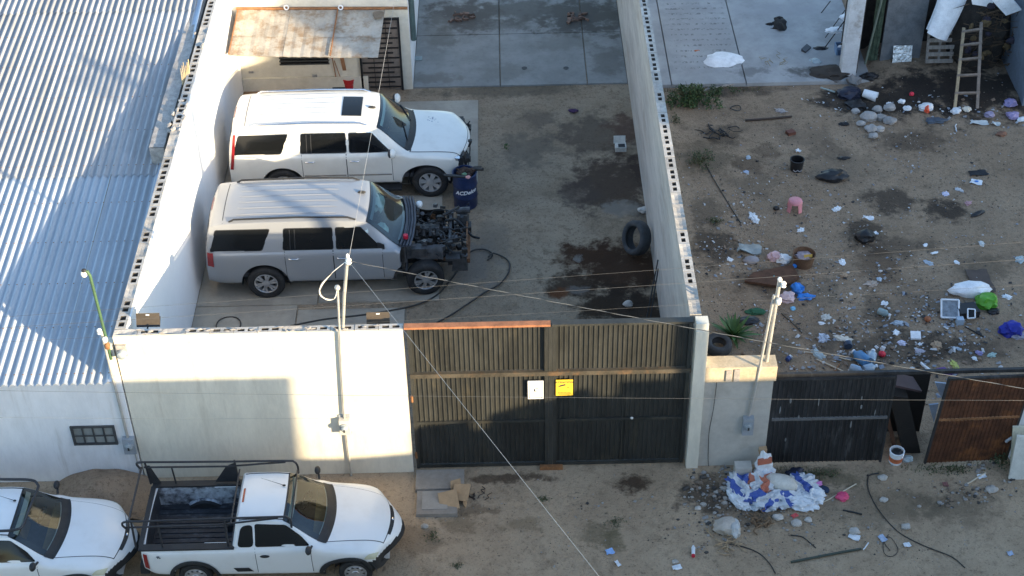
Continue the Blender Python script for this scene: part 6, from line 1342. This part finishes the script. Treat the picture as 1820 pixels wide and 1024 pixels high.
def bottle(px, py, L, r, mat, label, rz, name='bottle'):
    p = G(px,py)+Vector((0,0,r)); d = Vector((math.cos(rz), math.sin(rz), .05))
    o = thing(name, p-Vector((0,0,r)), label, name)
    put('bottle_body', MB().lathe([(.001,-L/2),(r*.9,-L/2),(r,-L/2+.02),(r,L*.2),(r*.4,L*.38),(r*.38,L/2),(.001,L/2)], p, d, 18), mat, o, smooth=50); put('cap', MB().lathe([(.001,L/2+.03),(r*.42,L/2+.03),(r*.42,L/2-.005)], p, d, 12), W1, o)
bottle(1528,643,.36,.12,m_jug,'big blue jug lying in the rubbish behind the black gate',2.2,'jug'); bottle(1548,640,.30,.10,m_clear,'clear bluish bottle right of the big blue jug',1.2); bottle(1545,660,.26,.09,m_clear,'clear bottle lying nearest the black gate',.3); bottle(1522,662,.26,.08,m_clear,'clear bottle below the big blue jug',-.6); bottle(1570,561,.24,.075,M_('green_glass_jar',(.24,.32,.33),.2),'grey green jar above the rubbish',-.7,'jar'); bottle(1506,618,.14,.09,M_('dark_jar',(.04,.06,.10),.4),'dark jar with a pale lid beside the cream cloth',1.57,'jar'); bottle(1401,640,.12,.05,M_('navy_plastic',(.03,.06,.2),.5),'small navy blue bottle behind the meter wall',1.0)
# loose small rubbish and pebbles nobody could count
def scatter(name, zones, mats, label, cat, seed, flatp=.5):
    rr = random.Random(seed); qs = [MB() for _ in mats]
    for (px, py, sx, sy, n, smin, smax) in zones:
        cl = [(rr.gauss(px, sx), rr.gauss(py, sy)) for _ in range(max(3, n//14))]
        for i in range(n):
            a_ = rr.choice(cl); x, y = (rr.gauss(a_[0], sx*.16+4), rr.gauss(a_[1], sy*.16+3)) if rr.random() < .65 else (rr.gauss(px, sx), rr.gauss(py, sy)); p = G(x, y)
            if (p.x < XO+.1 and p.y > -.02) or (p.x < 5.3 and p.y > -.1) or (-.05 < p.y < .25) or p.x < .2: continue
            s = smin+(smax-smin)*rr.random()**2; q = qs[rr.randrange(len(mats))]
            if rr.random() < flatp:
                a = rr.uniform(0,6.28); e = Vector((math.cos(a), math.sin(a), rr.uniform(-.3,.3)))*s; w_ = Vector((-math.sin(a), math.cos(a), rr.uniform(-.4,.4)))*s*rr.uniform(.3,.9); c = p+Vector((0,0,s*.25+.006))
                q.add([c-e-w_, c+e-w_*.7, c+e*.8+w_+Vector((0,0,s*.4)), c-e*.9+w_], [(0,1,2,3)])
            else: q.blob(p+Vector((0,0,s*.3)), (s,s*.8,s*.6), .4, 1.8, 1, .5, i)
    for q, mm in zip(qs, mats):
        if q.f: put(name, q, mm, None, label % mm.name.replace('_',' '), cat, kind='stuff')
Z1 = [(1500,420,170,140,420,.008,.028),(1650,420,110,110,260,.008,.028),(1330,380,80,110,260,.008,.028),(1600,570,130,50,300,.01,.04),(1600,600,110,45,420,.015,.055),(1500,350,150,110,160,.01,.03),(1300,400,50,60,120,.01,.04),(1560,500,60,40,90,.015,.05),(1300,430,45,40,110,.015,.05),(1480,520,120,70,110,.012,.045),(1380,330,110,90,120,.012,.04),(1650,300,110,70,90,.012,.04),(1700,600,80,40,150,.02,.06),(1560,190,90,14,60,.02,.05),(1740,196,50,12,60,.02,.06),(1500,645,90,22,110,.02,.06)]
scatter('rubbish', Z1, [M_('white_scraps',(.50,.51,.52)), M_('grey_scraps',(.26,.26,.265)), M_('blue_grey_scraps',(.22,.25,.30)), M_('brown_scraps',(.20,.14,.10)), M_('dark_scraps',(.03,.03,.033))], 'scattered %s over the littered lot', 'rubbish', 3, .8)
Z2 = [(1260,870,25,22,170,.015,.06),(1300,895,40,30,110,.015,.05),(1420,950,120,35,100,.01,.035),(1740,870,45,18,150,.015,.05),(1560,930,160,50,120,.008,.03),(960,930,130,50,140,.006,.02),(1240,930,30,30,60,.01,.04)]
scatter('rubble', Z2, [M_('pale_pebbles',(.34,.32,.29)), M_('grey_pebbles',(.27,.26,.25)), M_('dark_pebbles',(.06,.055,.05)), M_('brown_pebbles',(.20,.15,.11))], 'scattered %s along the street edge', 'rubble', 8, .25)
Z3 = [(1400,300,160,130,900,.006,.02),(1600,450,160,130,1100,.006,.02),(1650,250,120,70,500,.006,.02),(1000,930,160,60,260,.005,.014),(1350,560,60,60,200,.006,.018),(1500,930,230,60,350,.005,.015)]
scatter('gravel', Z3, [M_('light_gravel',(.36,.32,.28)), M_('dark_gravel',(.06,.05,.043)), M_('black_gravel',(.025,.022,.02))], 'fine %s on the sandy ground', 'gravel', 5, .1)

# dry weeds rooted along the foot of the raw wall and the lot edge
rr = random.Random(77); q = MB()
for i in range(1500):
    k = rr.random()
    if k < .6: x, y = XO+.05+abs(rr.gauss(0,.16)), rr.uniform(.6,12.8)
    elif k < .8: x, y = rr.uniform(5.4,10.0), 13.12-abs(rr.gauss(0,.12))
    else: x, y = rr.uniform(6.6,10.6), -.08-abs(rr.gauss(0,.1))
    if fnoise(x, y, .9, 31) < .05: continue
    c = Vector((x, y, gh(x, y))); e = Vector((rr.gauss(0,.5), rr.gauss(0,.5), 1)).normalized()*rr.uniform(.04,.13); w_ = Vector((rr.gauss(0,1), rr.gauss(0,1), 0)).normalized()*.008
    q.add([c-w_, c+w_, c+e], [(0,1,2)])
put('dry_weeds', q, pm('dusty_dry_weeds', (.13,.12,.06), .85, .4, 5, 0), None, 'dusty dry weeds growing along the wall foot and the lot edge', 'weeds', kind='stuff')

# ---- street: cement bags, step, cardboard, stones
def bagmat(name, c1, c2, sc):
    m, t, b_ = newmat(name); v = coords(t); n = tex(t, sc, v, 2, .5); sx = nd(t, 'ShaderNodeSeparateXYZ', {0: nd(t, 'ShaderNodeTexCoord').outputs['Object']}); ph = nd(t, 'ShaderNodeObjectInfo').outputs['Random']
    an = mth(t, 'MULTIPLY', ph, 23.0); w_ = mth(t, 'ADD', mth(t, 'ADD', mth(t, 'MULTIPLY', sx.outputs[0], mth(t, 'MULTIPLY', mth(t, 'COSINE', an), 3.0)), mth(t, 'MULTIPLY', sx.outputs[1], mth(t, 'MULTIPLY', mth(t, 'SINE', an), 3.0))), mth(t, 'ADD', mth(t, 'MULTIPLY', n, .9), mth(t, 'ADD', mth(t, 'MULTIPLY', sx.outputs[2], 2.2), ph)))
    c = mix(t, sstep(t, mth(t, 'ABSOLUTE', mth(t, 'SUBTRACT', mth(t, 'FRACT', w_), .5)), .30, .315), c1, c2); n2 = tex(t, 30, v, 3)
    c = mix(t, mth(t, 'MULTIPLY', sstep(t, n2, .5, .8), .25), c, (.4,.38,.35)); t.links.new(c, b_.inputs['Base Color']); b_.inputs['Roughness'].default_value = .6; return m
m_bag1 = bagmat('blue_printed_bag', (.60,.63,.66), (.05,.10,.36), 4); m_bag2 = bagmat('orange_printed_bag', (.60,.62,.64), (.46,.15,.09), 4)
for i, (px, py, rx, ry, rz_, mm, lab, a) in enumerate(((1322,872,.20,.26,.12,m_bag1,'crumpled blue printed cement bag at the left of the pile',.3),(1352,868,.22,.2,.16,m_bag2,'crumpled orange printed cement bag in the middle of the pile',.6),(1347,893,.24,.17,.13,m_bag1,'crumpled blue printed cement bag at the front left of the pile',-.3),(1388,893,.26,.14,.12,m_bag1,'crumpled blue printed cement bag at the front of the pile',.1),(1420,898,.22,.11,.08,W1,'flat pale cement bag at the front right of the pile',-.4),(1425,866,.2,.17,.12,m_bag1,'crumpled pale cement bag at the right of the pile',.5),(1440,885,.18,.15,.10,W1,'open pale cement bag at the far right of the pile',-.2),(1312,890,.1,.2,.08,W1,'narrow pale cement bag at the far left of the pile',.4))):
    crumple('cement_bag', G(px,py)+Vector((0,0,.02)), (rx*1.1,ry*1.1,rz_*.95), mm, lab, 'bag', i*3+1, .75, 1.8, 4, 'cement bags in the street pile', a, 25, True)
crumple('sack', G(1388,872)+Vector((0,0,.12)), (.3,.18,.16), M_('cream_sack', (.62,.60,.54)), 'full cream sack lying on the cement bags', 'sack', 6, .15, 1.2, 3, None, -.35, 180)
q = MB(); c = G(1356,850)+Vector((0,0,.18)); q.blob(c+Vector((0,.06,.12)), (.15,.09,.30), .35, 2.0, 3, .85, 5); q.blob(c+Vector((.03,.0,-.1)), (.18,.12,.14), .6, 2.2, 3, .9, 5, ridge=True); upb = put('cement_bag', q, W1, None, 'orange printed cement bag standing upright against the wall corner', 'bag', 'cement bags in the street pile', smooth=35)
put('printed_band', MB().obox(c+Vector((-.01,-.02,.28)), (.125,.01,.015), (0,.03,0), (0,.005,.05)), M_('orange_print', (.46,.15,.09)), upb)
put('carton', MB().obox(G(1352,842)+Vector((.0,.06,.545)), (.07,.01,0), (0,.05,.0), (0,.0,.05)), CARD, None, 'brown carton on top of the upright cement bag', 'carton')
p = G(1318,848); put('cement_block', MB().box(p.x-.14,p.x+.16,p.y-.08,p.y+.12,p.z-.02,p.z+.30), m_cem, None, 'grey cement block at the foot of the meter wall', 'block')
stone(G(1288,942), .19, 'large pale boulder on the street below the rubble', 5, 'boulder', pm('pale_boulder', (.46,.41,.35), .9, .2, 4, .4)); crumple('shell_chip', G(1305,945), (.1,.2,.14), M_('pale_grey_shard', (.52,.52,.50)), 'pale shard leaning on the large boulder', 'shard', 3, .3)
tangle('husk', G(1350,930), .14, 26, M_('brown_husk', (.20,.13,.075)), 'brown fibrous husk below the cement bags', 'husk', 3, .012, .12); tangle('bundle', G(1290,968), .2, 12, M_('pale_twigs', (.42,.30,.18)), 'bundle of pale twigs below the large boulder', 'twigs', 5, .009, .05)
crumple('flowers', G(1497,885), (.11,.1,.07), M_('hot_pink_film', (.72,.09,.20), .5), 'hot pink plastic flowers on the street', 'flowers', 4); crumple('ribbon', G(1449,862), (.12,.06,.05), M_('mauve_pink_film', (.60,.22,.5), .5), 'mauve pink ribbon right of the cement bags', 'ribbon', 5); crumple('rag', G(1462,872), (.12,.09,.05), M_('navy_cloth', (.03,.05,.10), .9), 'navy rag beside the mauve pink ribbon', 'rag', 6)
crumple('bin_bag', G(1412,845), (.16,.12,.1), M_('dark_blue_film', (.02,.024,.045), .5), 'dark bag at the foot of the black gate', 'bag', 5)
for i, (px, py, r, lab) in enumerate(((1382,922,.08,'pale stone below the cement bags, left of three'),(1415,932,.08,'pale stone below the cement bags, middle of three'),(1437,926,.06,'pale stone below the cement bags, right of three'),(1240,905,.05,'small pale stone left of the rubble'),(1250,898,.05,'small pale stone at the rubble edge'),(1571,890,.06,'pale stone near the long dark cable'),(1762,872,.09,'broken white stone below the rusty gate'),(1568,851,.07,'white stone at the black gate corner'),(755,937,.06,'pair of small stones by the pickup nose'),(1610,938,.07,'grey stone beside the long dark cable'),(1518,947,.08,'grey stone on the lower street'),(1200,1000,.05,'small grey stone near the bottom edge'))): stone(G(px,py), r, lab, i+2)
for i, (px, py, w_, d, mm, lab, rz) in enumerate(((1084,982,.14,.12,M_('blue_white_paper',(.30,.48,.80)),'blue and white paper on the sandy street',.3),(1098,1003,.07,.14,W2,'small white paper strip on the sandy street',.5),(1518,956,.2,.12,W1,'torn white paper on the lower street',-.5),(1568,958,.12,.16,M_('pale_blue_paper',(.4,.48,.62)),'pale blue paper beside the wire loop',.4),(1612,970,.12,.1,W2,'white paper right of the wire loop',.2),(1203,1010,.16,.1,W1,'white paper at the bottom edge of the street',.2),(1412,918,.12,.08,M_('red_paper',(.6,.1,.1)),'small red paper below the cement bags',.5),(1795,985,.1,.1,M_('pale_blue_paper',(.4,.48,.62)),'pale blue scrap at the far right of the street',.2),(1745,848,.16,.1,W1,'white scrap below the rusty gate',.1))): thin('paper', px, py, w_, d, mm, lab, 'paper', rz, .03, seed=i)
o = thing('bottle', G(1232,985), 'white bottle with a red cap on the street', 'bottle'); p = G(1232,980)+Vector((0,0,.035)); put('bottle_body', MB().lathe([(.001,-.11),(.03,-.11),(.034,.05),(.015,.1),(.001,.1)], p, (.1,1,0), 14), W1, o); put('cap', MB().lathe([(.001,-.15),(.03,-.15),(.03,-.11)], p, (.1,1,0), 14), MATS['red_rubber'], o)
bp_ = bucket('paint_bucket', G(1591,820), .13, .28, W1, 'white paint bucket with an orange label in the gap between the lot gates', 'bucket', .9, True, BLK); c = G(1591,820); put('label_band', MB().lathe([(.1225,.05),(.1285,.16)], c, (0,0,1), 22), M_('orange_label', (.60,.17,.07), .5, .4), bp_)
crumple('plastic_bag', G(1612,818), (.1,.07,.06), M_('cloudy_bag', (.38,.45,.47), .4), 'cloudy bag beside the paint bucket', 'bag', 3)
tyl = thin('rope_ring', 1680, 862, .1, .1, M_('red_brown_rope', (.22,.10,.09)), 'small red-brown coil on the street below the rusty gate', 'rope', 0, .02)
rr = random.Random(6)
for i in range(9):
    x, z = rr.uniform(6.6,8.4), rr.uniform(.3,1.9); put('paint_splash', MB().blob((x, .006, z), (rr.uniform(.006,.02), .006, rr.uniform(.02,.11)), .6, 3, 2), M_('white_splash', (.20,.21,.215)), fl)
# old cupboard and panels in the gap between the gates
cb = thing('old_cupboard', (8.95,.75,0), 'dark broken cupboard tipped in the gap between the lot gates', 'cupboard')
put('top_panel', MB().obox((8.86,.4,1.62), (.28,.10,-.17), (-.06,.14,.05), (.01,0,.02)), M_('charred_plum_board', (.06,.04,.045), .8), cb); put('side_panel', MB().obox((8.98,.40,.72), (.17,0,-.03), (0,.2,0), (-.22,0,.72)), M_('charred_board', (.022,.019,.017), .9), cb); put('leg', MB().obox((8.72,.3,.62), (.035,0,.01), (0,.03,0), (-.17,0,.55)), BRN, cb); put('back_panel', MB().box(8.62,9.45,.75,.79,-.05,1.55), M_('charred_board', (.022,.019,.017)), cb)
for (a,b_,c_,lab) in (((1662,680),(1682,682),(1675,712),'pale blue panel corner showing above the dark cupboard'),((1651,720),(1668,718),(1660,752),'pale blue panel corner showing below the dark cupboard edge')):
    P = [aty(*p,.32) for p in (a,b_,c_)]; q = MB(); q.add(P+[p+Vector((0,.03,0)) for p in P], [(2,1,0),(3,4,5),(0,1,4,3),(1,2,5,4),(2,0,3,5)]); put('panel', q, M_('pale_blue_panel', (.36,.42,.52), .7), None, lab, 'panel')
b = MB(); b.obox(G(1812,858)+Vector((.05,.22,.42)), (.2,.0,-.02), (0,.02,.005), (.03,.12,.42)); put('foam_board', b, M_('cream_board', (.62,.62,.56)), None, 'cream board leaning at the right edge of the street', 'board')
b = MB(); b.obox(G(1803,836)+Vector((.05,.12,.46)), (.16,.0,0), (0,.02,.005), (-.03,.10,.44)); put('foam_board', b, M_('yellowed_board', (.58,.56,.44)), None, 'yellowed board standing behind the cream board', 'board')
b = MB(); c = aty(1812,790,-.04); b.tube([c+Vector((.28*math.cos(t),0,.22*math.sin(t))) for t in [.3+k*.25 for k in range(11)]], .03, 8); put('fan_guard', b, M_('grey_painted_metal', (.45,.48,.52), .5), None, 'curved grey metal band against the white plaster wall', 'metal', smooth=180)
# step, cardboard, sand heap by the wall
sp_ = thing('concrete_step', (.46,-.75,0), 'low concrete step at the left foot of the big gate', 'step')
m_step = pm('dusty_step_concrete', (.30,.27,.235), .95, .2, 2, .4, dirt=((.24,.19,.14), .4, 2))
put('upper_slab', MB().box(.02,.92,-.52,-.02,-.05,.08,top=(.012,.012)), m_step, sp_); put('lower_slab', MB().box(.05,.80,-1.12,-.525,-.05,.06,top=(.012,.012)), m_step, sp_); put('cover_plate', MB().box(.16,.62,-1.0,-.56,.061,.07), pm('pale_cement_plate', (.33,.31,.28), .9, .1, 3), sp_)
q = MB(); c = G(808,892)
q.obox(c+Vector((-.1,-.08,.12)), (.17,.02,.03), (-.03,.16,.08), (0,-.003,.004)); q.obox(c+Vector((.12,.08,.16)), (.15,-.03,.02), (.03,.15,.06), (0,-.003,.004)); q.obox(c+Vector((.02,.26,.14)), (.09,.03,0), (0,.06,.10), (0,.004,-.002)); q.obox(c+Vector((.2,-.02,.06)), (.02,.14,0), (-.02,.0,.06), (.004,0,0))
put('cardboard_box', q, CARD, None, 'torn brown cardboard box on the corner of the concrete step', 'cardboard'); tangle('twig', G(850,890), .16, 5, M_('dark_twig', (.06,.045,.035)), 'dark twigs right of the torn cardboard', 'twigs', 3, .012, .04)
q = MB(); c0 = Vector((-5.75,-.45,0))
q.grid(lambda u, v: Vector((-6.55+1.75*u, -1.05+1.02*v, -.02+.42*math.sin(math.pi*u)**.8*(math.sin(math.pi*(.15+.6*v))**1.2 if v < .97 else .75)*(1+.15*fnoise(u*5,v*4,1,3)))), 26, 16)
put('sand_heap', q, mat_dirt('heap_sand', (.30,.21,.14), (.36,.26,.18), [], .3), None, 'heap of brown sand against the white house front', 'sand', smooth=180)
